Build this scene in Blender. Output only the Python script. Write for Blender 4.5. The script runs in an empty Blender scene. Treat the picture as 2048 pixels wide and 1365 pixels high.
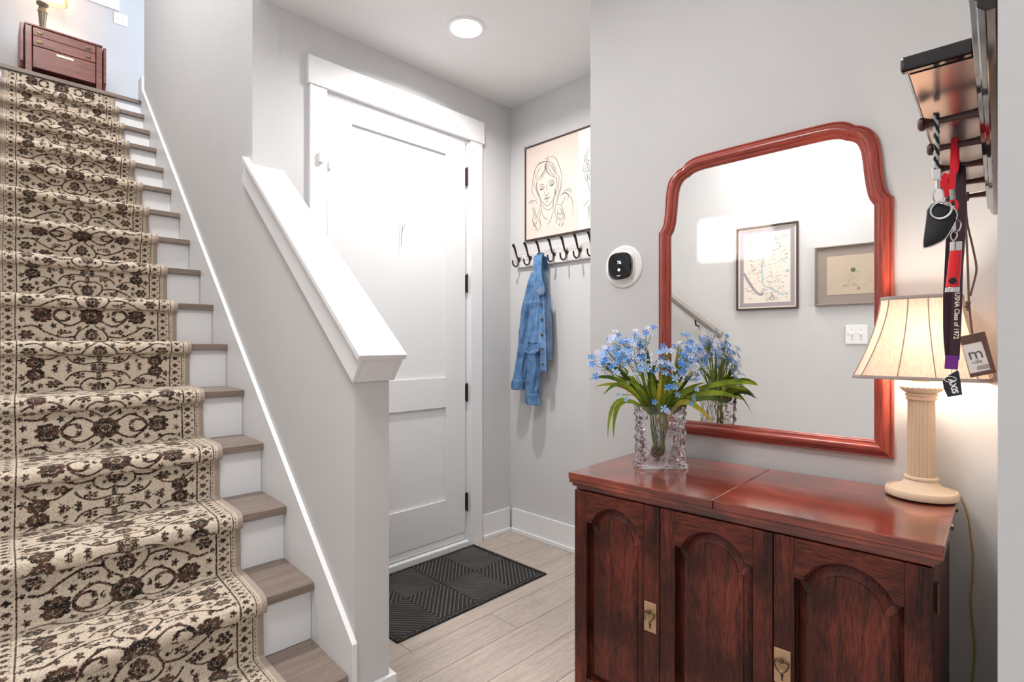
import bpy, bmesh, math, random
import numpy as np
from mathutils import Vector, Matrix, noise
R = math.radians
PI = math.pi
random.seed(7)
scene = bpy.context.scene
COL = scene.collection
# ---------------------------------------------------------------- camera
YAW = 44.79
cam = bpy.data.objects.new('camera', bpy.data.cameras.new('camera'))
COL.objects.link(cam)
cam.location = (0, 0, 1.255)
cam.rotation_euler = (R(90), 0, R(YAW - 90))
cam.data.sensor_width = 36
cam.data.lens = 1072 / 2048 * 36
cam.data.shift_y = 6.0 / 2048
cam.data.clip_start = .02
scene.camera = cam
# ---------------------------------------------------------------- exposure, world, lights
scene.view_settings.view_transform = 'Standard'
scene.view_settings.look = 'None'
scene.view_settings.gamma = 1
scene.view_settings.use_curve_mapping = False
scene.view_settings.exposure = 0.28
world = bpy.data.worlds.new('world'); scene.world = world
world.use_nodes = True
world.node_tree.nodes['Background'].inputs[0].default_value = (.75, .85, 1, 1)
world.node_tree.nodes['Background'].inputs[1].default_value = 1.0

def lamp(name, kind, loc, power, color=(1, 1, 1), size=.2, target=None, size_y=None, spot=None, blend=.3, spread=None):
    l = bpy.data.lights.new(name, kind)
    l.energy = power; l.color = color
    if kind == 'AREA':
        l.shape = 'RECTANGLE' if size_y else 'DISK'
        l.size = size
        if size_y: l.size_y = size_y
    elif kind == 'SPOT':
        l.spot_size = R(spot or 60); l.spot_blend = blend; l.shadow_soft_size = size
    else:
        l.shadow_soft_size = size
    if spread: l.spread = R(spread)
    o = bpy.data.objects.new(name, l); COL.objects.link(o); o.location = loc
    if target is not None:
        o.rotation_euler = (Vector(target) - Vector(loc)).to_track_quat('-Z', 'Y').to_euler()
    return o
DOWN = (1.748, 2.06, 2.845)
lamp('downlight_lamp', 'AREA', (DOWN[0], DOWN[1], 2.815), 16, (1, .98, .965), .10, (DOWN[0], DOWN[1], 0), spread=158)
lamp('added_patch_beam', 'AREA', (2.28, 1.62, 2.60), 9, (1, .97, .92), .46, (-.16, 1.50, 2.01), .25, spread=2)  # beam added inside the room to make the bright patch on the left wall
lamp('hall_fill_lamp', 'AREA', (.75, .95, 2.83), 3, (1, .985, .965), .5, (.85, 1.05, 0))  # soft fill added below the entry ceiling, no fitting there
lamp('stair_foot_fill_lamp', 'AREA', (.24, 1.0, 2.83), 18, (1, .985, .975), .5, (.2, .95, 0))  # fill added to lift the lower steps and the knee wall
lamp('hall_fill_area', 'AREA', (-.05, -1.3, 1.9), 4.5, (.94, .97, 1), .9, (.75, 1.2, 1.3), 1.2)  # cool fill added behind the camera, no window at this spot
lamp('back_room_fill', 'AREA', (1.6, -3.3, 1.5), 90, (.93, .97, 1), 2.6, (1.6, 0, 1.4), 1.6)  # big soft fill added in the opening of the unseen back wall
lamp('stair_downlight_lamp', 'AREA', (.30, 2.9, 5.6), 112, (1, .985, .975), .6, (.4, 2.6, 0))
lamp('upstairs_window_daylight', 'AREA', (3.0, 6.1, 4.6), 62, (.62, .80, 1), 1.4, (.9, 6.5, 4.2), 1.6)
lamp('table_lamp_bulb', 'POINT', (1.748, .226, 1.27), 20, (1, .86, .72), .035)
lamp('upstairs_lamp_bulb', 'POINT', (.50, 6.5, 4.56), 16, (1, .84, .64), .05)

# ---------------------------------------------------------------- materials
MATS = {}
def nodes_of(name):
    m = bpy.data.materials.new(name); m.use_nodes = True
    nt = m.node_tree
    return m, nt, nt.nodes['Principled BSDF']
def lnk(nt, a, b): nt.links.new(a, b)
def paint(name, col, rough=.6, bump=.02, scale=220, spec=.35, metal=0.0, coat=0.0, var=.03):
    m, nt, p = nodes_of(name)
    p.inputs['Roughness'].default_value = rough
    p.inputs['Metallic'].default_value = metal
    p.inputs['Specular IOR Level'].default_value = spec
    p.inputs['Coat Weight'].default_value = coat
    tc = nt.nodes.new('ShaderNodeTexCoord')
    n = nt.nodes.new('ShaderNodeTexNoise'); n.inputs['Scale'].default_value = 5; n.inputs['Detail'].default_value = 4
    lnk(nt, tc.outputs['Object'], n.inputs['Vector'])
    mx = nt.nodes.new('ShaderNodeMix'); mx.data_type = 'RGBA'
    mx.inputs[6].default_value = (*[c * (1 - var) for c in col], 1)
    mx.inputs[7].default_value = (*[min(1, c * (1 + var)) for c in col], 1)
    lnk(nt, n.outputs['Fac'], mx.inputs[0]); lnk(nt, mx.outputs[2], p.inputs['Base Color'])
    if bump:
        n2 = nt.nodes.new('ShaderNodeTexNoise'); n2.inputs['Scale'].default_value = scale; n2.inputs['Detail'].default_value = 3
        lnk(nt, tc.outputs['Object'], n2.inputs['Vector'])
        b = nt.nodes.new('ShaderNodeBump'); b.inputs['Strength'].default_value = bump * 5; b.inputs['Distance'].default_value = .001
        lnk(nt, n2.outputs['Fac'], b.inputs['Height']); lnk(nt, b.outputs['Normal'], p.inputs['Normal'])
    MATS[name] = m
    return m
def wood(name, dark, light, axis=2, rough=.35, coat=.2, stretch=14, scale=9, blotch=None, rnd=0.0, fine=.35, spec=.5):
    """grain runs along `axis` of the object's own coordinates"""
    m, nt, p = nodes_of(name)
    p.inputs['Roughness'].default_value = rough; p.inputs['Coat Weight'].default_value = coat
    p.inputs['Coat Roughness'].default_value = .12; p.inputs['Specular IOR Level'].default_value = spec
    tc = nt.nodes.new('ShaderNodeTexCoord'); mp = nt.nodes.new('ShaderNodeMapping')
    sc = [stretch] * 3; sc[axis] = 1
    mp.inputs['Scale'].default_value = sc
    src = tc.outputs['Object']
    if rnd:
        oi = nt.nodes.new('ShaderNodeObjectInfo'); vm = nt.nodes.new('ShaderNodeVectorMath'); vm.operation = 'MULTIPLY_ADD'
        vm.inputs[1].default_value = (1, 1, 1)
        cmb = nt.nodes.new('ShaderNodeCombineXYZ'); ml = nt.nodes.new('ShaderNodeMath'); ml.operation = 'MULTIPLY'; ml.inputs[1].default_value = 40
        lnk(nt, oi.outputs['Random'], ml.inputs[0])
        for k in range(3): lnk(nt, ml.outputs[0], cmb.inputs[k])
        lnk(nt, src, vm.inputs[0]); lnk(nt, cmb.outputs[0], vm.inputs[2]); src = vm.outputs[0]
    lnk(nt, src, mp.inputs['Vector'])
    n1 = nt.nodes.new('ShaderNodeTexNoise'); n1.inputs['Scale'].default_value = scale / 4; n1.inputs['Detail'].default_value = 6; n1.inputs['Distortion'].default_value = 1.2
    n2 = nt.nodes.new('ShaderNodeTexNoise'); n2.inputs['Scale'].default_value = scale * 2; n2.inputs['Detail'].default_value = 8
    n3 = nt.nodes.new('ShaderNodeTexNoise'); n3.inputs['Scale'].default_value = 4.5; n3.inputs['Detail'].default_value = 3
    lnk(nt, mp.outputs[0], n1.inputs['Vector']); lnk(nt, mp.outputs[0], n2.inputs['Vector']); lnk(nt, src, n3.inputs['Vector'])
    a = nt.nodes.new('ShaderNodeMath'); a.operation = 'MULTIPLY'; a.inputs[1].default_value = fine
    lnk(nt, n2.outputs['Fac'], a.inputs[0])
    b = nt.nodes.new('ShaderNodeMath'); b.operation = 'MULTIPLY_ADD'; b.inputs[1].default_value = 1 - fine
    lnk(nt, n1.outputs['Fac'], b.inputs[0]); lnk(nt, a.outputs[0], b.inputs[2])
    cr = nt.nodes.new('ShaderNodeValToRGB')
    cr.color_ramp.elements[0].position = .36; cr.color_ramp.elements[0].color = (*dark, 1)
    cr.color_ramp.elements[1].position = .64; cr.color_ramp.elements[1].color = (*light, 1)
    lnk(nt, b.outputs[0], cr.inputs[0])
    out = cr.outputs[0]
    if blotch:
        cr2 = nt.nodes.new('ShaderNodeValToRGB')
        cr2.color_ramp.elements[0].position = .38; cr2.color_ramp.elements[0].color = (*[blotch] * 3, 1)
        cr2.color_ramp.elements[1].position = .62; cr2.color_ramp.elements[1].color = (1, 1, 1, 1)
        lnk(nt, n3.outputs['Fac'], cr2.inputs[0])
        mx = nt.nodes.new('ShaderNodeMix'); mx.data_type = 'RGBA'; mx.blend_type = 'MULTIPLY'; mx.inputs[0].default_value = 1
        lnk(nt, out, mx.inputs[6]); lnk(nt, cr2.outputs[0], mx.inputs[7]); out = mx.outputs[2]
    if rnd:
        hs = nt.nodes.new('ShaderNodeHueSaturation'); mr = nt.nodes.new('ShaderNodeMapRange')
        mr.inputs[3].default_value = 1 - rnd; mr.inputs[4].default_value = 1 + rnd
        lnk(nt, oi.outputs['Random'], mr.inputs[0]); lnk(nt, mr.outputs[0], hs.inputs['Value']); lnk(nt, out, hs.inputs['Color']); out = hs.outputs[0]
    lnk(nt, out, p.inputs['Base Color'])
    bp = nt.nodes.new('ShaderNodeBump'); bp.inputs['Strength'].default_value = .12; bp.inputs['Distance'].default_value = .001
    lnk(nt, n2.outputs['Fac'], bp.inputs['Height']); lnk(nt, bp.outputs['Normal'], p.inputs['Normal'])
    MATS[name] = m
    return m

WALL = paint('wall_paint', (.60, .593, .59), .75, .03)
TRIM = paint('white_trim', (.78, .78, .785), .38, .008, 60)
CEIL = paint('ceiling_paint', (.78, .775, .77), .85, .02)
DOORW = paint('door_white', (.74, .74, .745), .42, .008, 80)
PLASTIC = paint('white_plastic', (.85, .85, .83), .3, 0)
BRONZE = paint('dark_bronze', (.055, .035, .03), .38, .02, 200, .5, .8)
BLACKG = paint('black_gloss', (.012, .009, .009), .08, 0, spec=.6)
BLACKM = paint('black_rubber', (.012, .012, .013), .5, .05, 900)
CHROME = paint('chrome', (.75, .75, .76), .18, 0, metal=1)
PEWTER = paint('pewter_plate', (.50, .44, .42), .24, .03, 30, metal=1)
REDP = paint('red_plastic', (.75, .012, .02), .3, 0, coat=.4)
REDF = paint('red_strap', (.72, .015, .03), .7, .06, 900)
LEATHER = paint('black_leather', (.02, .013, .013), .5, .08, 700)
BRASS = paint('antique_brass', (.50, .33, .20), .42, .04, 300, metal=.55)
BRASSD = paint('dark_brass', (.13, .09, .05), .35, 0, metal=.9)
BRASSB = paint('bright_brass', (.75, .62, .30), .35, 0, metal=.7)
IVORY = paint('ivory_resin', (.74, .58, .42), .55, .03, 150)
TAUPE = paint('taupe_trim', (.42, .36, .33), .9, .04, 700)
CORDG = paint('gold_cord', (.42, .28, .10), .4, 0)
CORDB = paint('brown_cord', (.17, .10, .075), .8, .15, 1500)
PAPER = paint('aged_paper', (.72, .60, .53), .8, .03, 90, var=.06)
PAPERW = paint('pale_paper', (.80, .76, .74), .8, .02, 90)
INK = paint('ink', (.13, .115, .11), .8, 0)
FRAMEB = paint('brown_frame', (.07, .045, .04), .5, .02)
BADGE = paint('badge_leather', (.14, .075, .06), .65, .15, 1200)
PURPLE = paint('purple_ribbon', (.040, .016, .026), .6, .06, 1200)
PURPLE2 = paint('purple_cloth', (.16, .02, .24), .5, .06, 1200)
CREAMT = paint('cream_print', (.86, .76, .62), .7, 0)
WHITET = paint('white_print', (.85, .85, .85), .7, 0)
SCREEN = paint('dark_glass', (.006, .006, .009), .06, 0, coat=.5)
GREYP = paint('grey_plastic', (.35, .34, .32), .4, 0)
GLAZE = None
CH_TOP = wood('cherry_top', (.11, .020, .012), (.38, .066, .032), axis=1, rough=.17, coat=.9, blotch=.45, stretch=10)
CH_DARK = wood('cherry_carcase', (.018, .006, .005), (.235, .046, .026), axis=2, rough=.42, coat=.06, blotch=.32, stretch=9, spec=.3, scale=15, fine=.5)
CH_DARKH = wood('cherry_rail', (.028, .008, .006), (.27, .055, .030), axis=1, rough=.40, coat=.08, blotch=.35, stretch=9, spec=.3, scale=15, fine=.5)
CH_FRAME = wood('cherry_mirror_frame', (.20, .025, .016), (.40, .060, .034), axis=2, rough=.28, coat=.35, stretch=12, fine=.6)
CH_FRAMEH = wood('cherry_mirror_rail', (.20, .025, .016), (.40, .060, .034), axis=1, rough=.28, coat=.35, stretch=12, fine=.6)
MAHOG = wood('mahogany_table', (.12, .030, .022), (.32, .090, .058), axis=0, rough=.4, coat=.1, stretch=8)
TREADW = wood('tread_wood', (.155, .115, .09), (.255, .195, .16), axis=0, rough=.4, coat=.05, stretch=16, scale=12)
PLANK = wood('plank_wood', (.36, .29, .245), (.58, .49, .43), axis=0, rough=.42, coat=.05, stretch=16, scale=14, rnd=.06, fine=.55)
GAP = paint('floor_gap', (.12, .09, .075), .8, 0)
PEGW = wood('peg_wood', (.025, .008, .007), (.10, .022, .014), axis=1, rough=.25, coat=.3)
RAILW = wood('whitewashed_rail', (.50, .46, .45), (.80, .77, .75), axis=1, rough=.7, coat=0, stretch=14)
COLUMN = paint('column_resin', (.62, .47, .33), .6, .03, 150, var=.08)

def mirror_mat():
    m, nt, p = nodes_of('mirror_silver')
    p.inputs['Metallic'].default_value = 1; p.inputs['Roughness'].default_value = .0
    p.inputs['Base Color'].default_value = (.95, .94, .92, 1)
    return m
MIRROR = mirror_mat()
def crystal_mat():
    m, nt, p = nodes_of('crystal')
    p.inputs['Transmission Weight'].default_value = 1; p.inputs['Roughness'].default_value = .02
    p.inputs['IOR'].default_value = 1.5; p.inputs['Base Color'].default_value = (.97, .97, .98, 1)
    return m
CRYSTAL = crystal_mat()
def emit(name, col, s):
    m, nt, p = nodes_of(name)
    p.inputs['Emission Color'].default_value = (*col, 1); p.inputs['Emission Strength'].default_value = s
    p.inputs['Base Color'].default_value = (*col, 1)
    return m
LED = emit('led_lens', (1, .97, .92), 14)
DISPLAY = emit('display_blue', (.55, .75, 1), 1.6)
def shade_mat():
    m, nt, p = nodes_of('gathered_shade')
    tc = nt.nodes.new('ShaderNodeTexCoord'); mp = nt.nodes.new('ShaderNodeMapping'); mp.inputs['Scale'].default_value = (430, 430, 4)
    n = nt.nodes.new('ShaderNodeTexNoise'); n.inputs['Scale'].default_value = 1; n.inputs['Detail'].default_value = 2
    lnk(nt, tc.outputs['Object'], mp.inputs[0]); lnk(nt, mp.outputs[0], n.inputs['Vector'])
    cr = nt.nodes.new('ShaderNodeValToRGB')
    cr.color_ramp.elements[0].position = .35; cr.color_ramp.elements[0].color = (.82, .69, .62, 1)
    cr.color_ramp.elements[1].position = .6; cr.color_ramp.elements[1].color = (.92, .84, .76, 1)
    lnk(nt, n.outputs['Fac'], cr.inputs[0]); lnk(nt, cr.outputs[0], p.inputs['Base Color'])
    p.inputs['Roughness'].default_value = .9
    tr = nt.nodes.new('ShaderNodeBsdfTranslucent'); lnk(nt, cr.outputs[0], tr.inputs['Color'])
    mx = nt.nodes.new('ShaderNodeMixShader'); mx.inputs[0].default_value = .62
    lnk(nt, p.outputs[0], mx.inputs[1]); lnk(nt, tr.outputs[0], mx.inputs[2])
    lnk(nt, mx.outputs[0], nt.nodes['Material Output'].inputs['Surface'])
    return m
SHADE = shade_mat()
def denim(name, col, lo):
    m, nt, p = nodes_of(name)
    p.inputs['Roughness'].default_value = .9
    tc = nt.nodes.new('ShaderNodeTexCoord')
    n = nt.nodes.new('ShaderNodeTexNoise'); n.inputs['Scale'].default_value = 16; n.inputs['Detail'].default_value = 6
    mp = nt.nodes.new('ShaderNodeMapping'); mp.inputs['Scale'].default_value = (700, 700, 90)
    n2 = nt.nodes.new('ShaderNodeTexNoise'); n2.inputs['Scale'].default_value = 1
    lnk(nt, tc.outputs['Object'], n.inputs['Vector']); lnk(nt, tc.outputs['Object'], mp.inputs[0]); lnk(nt, mp.outputs[0], n2.inputs['Vector'])
    md = nt.nodes.new('ShaderNodeMath'); md.operation = 'MULTIPLY_ADD'; md.inputs[1].default_value = .45
    m2 = nt.nodes.new('ShaderNodeMath'); m2.operation = 'MULTIPLY'; m2.inputs[1].default_value = .6
    lnk(nt, n.outputs['Fac'], m2.inputs[0]); lnk(nt, n2.outputs['Fac'], md.inputs[0]); lnk(nt, m2.outputs[0], md.inputs[2])
    cr = nt.nodes.new('ShaderNodeValToRGB')
    cr.color_ramp.elements[0].position = .38; cr.color_ramp.elements[0].color = (*lo, 1)
    cr.color_ramp.elements[1].position = .66; cr.color_ramp.elements[1].color = (*col, 1)
    lnk(nt, md.outputs[0], cr.inputs[0]); lnk(nt, cr.outputs[0], p.inputs['Base Color'])
    return m
DENIM = denim('washed_denim', (.15, .30, .53), (.025, .075, .19))
DENIMD = denim('denim_inside', (.16, .22, .34), (.05, .08, .15))
STITCH = paint('pale_stitching', (.40, .48, .60), .9, 0)
def mat_mat():
    m, nt, p = nodes_of('mat_fibre')
    p.inputs['Roughness'].default_value = 1; p.inputs['Specular IOR Level'].default_value = .1
    tc = nt.nodes.new('ShaderNodeTexCoord')
    n = nt.nodes.new('ShaderNodeTexNoise'); n.inputs['Scale'].default_value = 330; n.inputs['Detail'].default_value = 2
    lnk(nt, tc.outputs['Object'], n.inputs['Vector'])
    cr = nt.nodes.new('ShaderNodeValToRGB'); e = cr.color_ramp.elements
    e[0].position = .5; e[0].color = (.012, .010, .010, 1); e[1].position = .74; e[1].color = (.42, .38, .35, 1)
    lnk(nt, n.outputs['Fac'], cr.inputs[0]); lnk(nt, cr.outputs[0], p.inputs['Base Color'])
    b = nt.nodes.new('ShaderNodeBump'); b.inputs['Strength'].default_value = 1; b.inputs['Distance'].default_value = .003
    lnk(nt, n.outputs['Fac'], b.inputs['Height']); lnk(nt, b.outputs['Normal'], p.inputs['Normal'])
    return m
MATF = mat_mat()
MATG = paint('mat_rib', (.11, .10, .092), 1, .25, 500, var=.6)
def runner_mat():
    m, nt, p = nodes_of('runner_pile')
    p.inputs['Roughness'].default_value = .95; p.inputs['Specular IOR Level'].default_value = .15
    p.inputs['Sheen Weight'].default_value = .25; p.inputs['Sheen Tint'].default_value = (.95, .85, .72, 1)
    at = nt.nodes.new('ShaderNodeAttribute'); at.attribute_name = 'ink'
    at2 = nt.nodes.new('ShaderNodeAttribute'); at2.attribute_name = 'edge'
    tc = nt.nodes.new('ShaderNodeTexCoord')
    n = nt.nodes.new('ShaderNodeTexNoise'); n.inputs['Scale'].default_value = 240; n.inputs['Detail'].default_value = 3; n.inputs['Roughness'].default_value = .7
    lnk(nt, tc.outputs['Object'], n.inputs['Vector'])
    n2 = nt.nodes.new('ShaderNodeTexNoise'); n2.inputs['Scale'].default_value = 45; n2.inputs['Detail'].default_value = 3
    lnk(nt, tc.outputs['Object'], n2.inputs['Vector'])
    a = nt.nodes.new('ShaderNodeMath'); a.operation = 'MULTIPLY_ADD'; a.inputs[1].default_value = 3.0; a.inputs[2].default_value = -1.46
    lnk(nt, n.outputs['Fac'], a.inputs[0])
    b = nt.nodes.new('ShaderNodeMath'); b.operation = 'ADD'; lnk(nt, a.outputs[0], b.inputs[0]); lnk(nt, at.outputs['Fac'], b.inputs[1])
    mr = nt.nodes.new('ShaderNodeMapRange'); mr.inputs[1].default_value = .42; mr.inputs[2].default_value = .62
    lnk(nt, b.outputs[0], mr.inputs[0])
    dk = nt.nodes.new('ShaderNodeValToRGB'); e = dk.color_ramp.elements
    e[0].position = .42; e[0].color = (.010, .007, .006, 1); e[1].position = .62; e[1].color = (.085, .038, .024, 1)
    lnk(nt, n2.outputs['Fac'], dk.inputs[0])
    lt = nt.nodes.new('ShaderNodeValToRGB'); e = lt.color_ramp.elements
    e[0].position = .3; e[0].color = (.36, .275, .20, 1); e[1].position = .62; e[1].color = (.78, .67, .54, 1)
    lnk(nt, n.outputs['Fac'], lt.inputs[0])
    mx = nt.nodes.new('ShaderNodeMix'); mx.data_type = 'RGBA'
    lnk(nt, mr.outputs[0], mx.inputs[0]); lnk(nt, lt.outputs[0], mx.inputs[6]); lnk(nt, dk.outputs[0], mx.inputs[7])
    mx2 = nt.nodes.new('ShaderNodeMix'); mx2.data_type = 'RGBA'; mx2.inputs[7].default_value = (.40, .32, .27, 1)
    lnk(nt, at2.outputs['Fac'], mx2.inputs[0]); lnk(nt, mx.outputs[2], mx2.inputs[6])
    lnk(nt, mx2.outputs[2], p.inputs['Base Color'])
    bp = nt.nodes.new('ShaderNodeBump'); bp.inputs['Strength'].default_value = .9; bp.inputs['Distance'].default_value = .0035
    lnk(nt, n.outputs['Fac'], bp.inputs['Height']); lnk(nt, bp.outputs['Normal'], p.inputs['Normal'])
    return m
RUNNER = runner_mat()
def leaf_mat(name, c1, c2):
    m, nt, p = nodes_of(name)
    p.inputs['Roughness'].default_value = .5
    tc = nt.nodes.new('ShaderNodeTexCoord'); n = nt.nodes.new('ShaderNodeTexNoise'); n.inputs['Scale'].default_value = 14
    lnk(nt, tc.outputs['Object'], n.inputs['Vector'])
    cr = nt.nodes.new('ShaderNodeValToRGB'); e = cr.color_ramp.elements
    e[0].position = .35; e[0].color = (*c1, 1); e[1].position = .65; e[1].color = (*c2, 1)
    lnk(nt, n.outputs['Fac'], cr.inputs[0]); lnk(nt, cr.outputs[0], p.inputs['Base Color'])
    tr = nt.nodes.new('ShaderNodeBsdfTranslucent'); lnk(nt, cr.outputs[0], tr.inputs['Color'])
    mx = nt.nodes.new('ShaderNodeMixShader'); mx.inputs[0].default_value = .25
    lnk(nt, p.outputs[0], mx.inputs[1]); lnk(nt, tr.outputs[0], mx.inputs[2]); lnk(nt, mx.outputs[0], nt.nodes['Material Output'].inputs['Surface'])
    return m
LEAF1 = leaf_mat('leaf_green', (.10, .18, .008), (.33, .42, .02))
LEAF2 = leaf_mat('leaf_dark', (.025, .07, .006), (.14, .20, .01))
LEAF3 = leaf_mat('leaf_gold', (.34, .36, .012), (.60, .40, .03))
PET = [leaf_mat('petal_blue', (.05, .24, .72), (.20, .47, .90)), leaf_mat('petal_sky', (.25, .50, .88), (.55, .72, .95)), leaf_mat('petal_pale', (.62, .68, .92), (.85, .85, .95))]

# ---------------------------------------------------------------- mesh helpers
class MB:
    def __init__(s): s.v = []; s.f = []
    def add(s, vs, fs):
        n = len(s.v); s.v += [tuple(v) for v in vs]; s.f += [tuple(i + n for i in f) for f in fs]; return s
    def box(s, x0, x1, y0, y1, z0, z1):
        return s.add([(x, y, z) for x in (x0, x1) for y in (y0, y1) for z in (z0, z1)],
                     [(0, 1, 3, 2), (4, 6, 7, 5), (0, 4, 5, 1), (2, 3, 7, 6), (0, 2, 6, 4), (1, 5, 7, 3)])
    def loft(s, rings, cap=True, close=True):
        n = len(rings[0]); vs = [p for r in rings for p in r]; fs = []
        for i in range(len(rings) - 1):
            for j in range(n if close else n - 1):
                k = (j + 1) % n
                fs.append((i * n + j, i * n + k, (i + 1) * n + k, (i + 1) * n + j))
        if cap and close:
            fs.append(tuple(range(n))[::-1]); fs.append(tuple((len(rings) - 1) * n + j for j in range(n)))
        return s.add(vs, fs)
    def extrude(s, poly, vec):
        v = Vector(vec); return s.loft([[tuple(p) for p in poly], [tuple(Vector(p) + v) for p in poly]])
    def lathe(s, prof, seg=32, c=(0, 0, 0), rfun=None, cap=True):
        rings = []
        for r, z in prof:
            rings.append([(c[0] + (r if not rfun else rfun(r, z, 2 * PI * j / seg)) * math.cos(2 * PI * j / seg),
                           c[1] + (r if not rfun else rfun(r, z, 2 * PI * j / seg)) * math.sin(2 * PI * j / seg), c[2] + z) for j in range(seg)])
        return s.loft(rings, cap=cap)
    def tube(s, pts, r, seg=8, closed=False):
        pts = [Vector(p) for p in pts]; rings = []; up = Vector((0, 0, 1)); prev = None; n = len(pts)
        for i, p in enumerate(pts):
            if closed: t = pts[(i + 1) % n] - pts[i - 1]
            else: t = pts[min(i + 1, n - 1)] - pts[max(i - 1, 0)]
            t.normalize()
            if prev is None:
                a = t.cross(up)
                if a.length < .05: a = t.cross(Vector((1, 0, 0)))
            else:
                a = prev - t * prev.dot(t)
            a.normalize(); prev = a; b = t.cross(a)
            rr = r[i] if isinstance(r, (list, tuple)) else r
            rings.append([tuple(p + (a * math.cos(2 * PI * j / seg) + b * math.sin(2 * PI * j / seg)) * rr) for j in range(seg)])
        if closed: rings.append(rings[0]); return s.loft(rings, cap=False)
        return s.loft(rings)
    def ribbon(s, pts, w, nrm, t=.0015):
        """flat strap following pts, width w across, thin along nrm"""
        pts = [Vector(p) for p in pts]; nrm = Vector(nrm).normalized(); rings = []
        for i, p in enumerate(pts):
            tg = (pts[min(i + 1, len(pts) - 1)] - pts[max(i - 1, 0)]).normalized()
            a = tg.cross(nrm)
            if a.length < .01: a = Vector((0, 1, 0))
            a.normalize(); ww = w[i] if isinstance(w, (list, tuple)) else w; n2 = a.cross(tg).normalized()
            rings.append([tuple(p + a * ww / 2 + n2 * t / 2), tuple(p - a * ww / 2 + n2 * t / 2), tuple(p - a * ww / 2 - n2 * t / 2), tuple(p + a * ww / 2 - n2 * t / 2)])
        return s.loft(rings)
    def build(s, name, mat, parent=None, smooth=False, bevel=0, world=False, seg=2, **props):
        me = bpy.data.meshes.new(name)
        vs = s.v
        if world and parent is not None:
            inv = WM(parent).inverted(); vs = [tuple(inv @ Vector(v)) for v in vs]
        me.from_pydata(vs, [], s.f)
        bm = bmesh.new(); bm.from_mesh(me); bmesh.ops.recalc_face_normals(bm, faces=bm.faces)
        bm.to_mesh(me); bm.free()
        me.materials.append(mat)
        if smooth:
            me.polygons.foreach_set('use_smooth', [True] * len(me.polygons))
            try: me.set_sharp_from_angle(angle=R(40))
            except Exception: pass
        o = bpy.data.objects.new(name, me); COL.objects.link(o)
        if parent is not None: o.parent = parent
        if bevel:
            b = o.modifiers.new('edge', 'BEVEL'); b.width = bevel; b.segments = seg; b.limit_method = 'ANGLE'; b.angle_limit = R(40)
        for k, v in props.items(): o[k] = v
        return o
def WM(o):
    m = Matrix.Translation(o.location) @ o.rotation_euler.to_matrix().to_4x4()
    return (WM(o.parent) @ m) if o.parent else m
def thing(name, label, cat, loc=(0, 0, 0), rz=0, group=None):
    o = bpy.data.objects.new(name, None); COL.objects.link(o)
    o.location = loc; o.rotation_euler = (0, 0, rz); o['label'] = label; o['category'] = cat
    o.empty_display_size = .1
    if group: o['group'] = group
    return o
def tag(o, label, cat, group=None):
    o['label'] = label; o['category'] = cat
    if group: o['group'] = group
    return o
def struct(o):
    o['kind'] = 'structure'; return o
def text(body, size, mat, parent, M, name='lettering', ext=.0004, bold=0):
    cu = bpy.data.curves.new(name, 'FONT'); cu.body = body; cu.size = size; cu.extrude = ext; cu.offset = bold
    cu.align_x = 'CENTER'; cu.align_y = 'CENTER'; cu.materials.append(mat)
    cu.resolution_u = 3
    tmp = bpy.data.objects.new('tmp', cu); COL.objects.link(tmp)
    me = bpy.data.meshes.new_from_object(tmp, depsgraph=bpy.context.evaluated_depsgraph_get())
    bpy.data.objects.remove(tmp)
    o = bpy.data.objects.new(name, me); COL.objects.link(o)
    o.parent = parent; o.matrix_local = M
    return o
def frame3(origin, xdir, ydir):
    x = Vector(xdir).normalized(); y = Vector(ydir); y = (y - x * y.dot(x)).normalized(); z = x.cross(y)
    return Matrix(((x.x, y.x, z.x, origin[0]), (x.y, y.y, z.y, origin[1]), (x.z, y.z, z.z, origin[2]), (0, 0, 0, 1)))

# ================================================================ SETTING
RISE = .2092; RUN = .263; Y1 = 1.556; SK = .0431
def xs(y): return .836 + SK * (y - 1.556)           # outer face of the stair skirt
def yn(k): return Y1 + RUN * (k - 1)
TOPZ = 16 * RISE
# floor slab and planks
fl = MB().box(-.5, 4.6, -3.5, 2.7, -.12, -.008).build('floor', GAP); struct(fl)
PW = .1815; LEN = 1.22
rows = 20
for i in range(rows):
    y1 = 2.555 - i * PW; y0 = y1 - PW
    xa, xb = (.86, 2.556) if y0 > 1.53 else (-.33, 2.556)
    if y0 < 0.1: xb = .62 if y0 < -.1 else 1.84
    off = (i * .437 + .28) % LEN
    x = -.33 - LEN + off
    while x < xb:
        a, b = max(x, xa), min(x + LEN, xb)
        if b - a > .02:
            g = .0011
            MB().add([(a + g, y0 + g, -.009), (b - g, y0 + g, -.009), (b - g, y1 - g, -.009), (a + g, y1 - g, -.009),
                      (a + g, y0 + g, 0), (b - g, y0 + g, 0), (b - g, y1 - g, 0), (a + g, y1 - g, 0)],
                     [(4, 5, 6, 7), (0, 1, 5, 4), (1, 2, 6, 5), (2, 3, 7, 6), (3, 0, 4, 7)]).build('plank', PLANK, fl)
        x += LEN
# back room floor surface
struct(MB().box(.63, 4.6, -3.5, -.13, -.01, 0).build('floor_hall', PLANK)); struct(MB().box(-.5, .63, -3.5, -1.08, -.01, 0).build('floor_hall', PLANK))
# walls
WX = 2.56
hook_wall = struct(MB().box(WX, WX + .12, 1.2, 2.7, 0, 2.86).build('wall_right', WALL))
dx0, dx1, dz = 1.252, 2.176, 2.527
dw = MB()
dw.box(.905, dx0 - .02, 2.556, 2.68, 0, 2.86); dw.box(dx1 + .03, WX, 2.556, 2.68, 0, 2.86); dw.box(dx0 - .02, dx1 + .03, 2.556, 2.68, dz + .02, 2.86)
struct(dw.build('wall_front', WALL))
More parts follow.
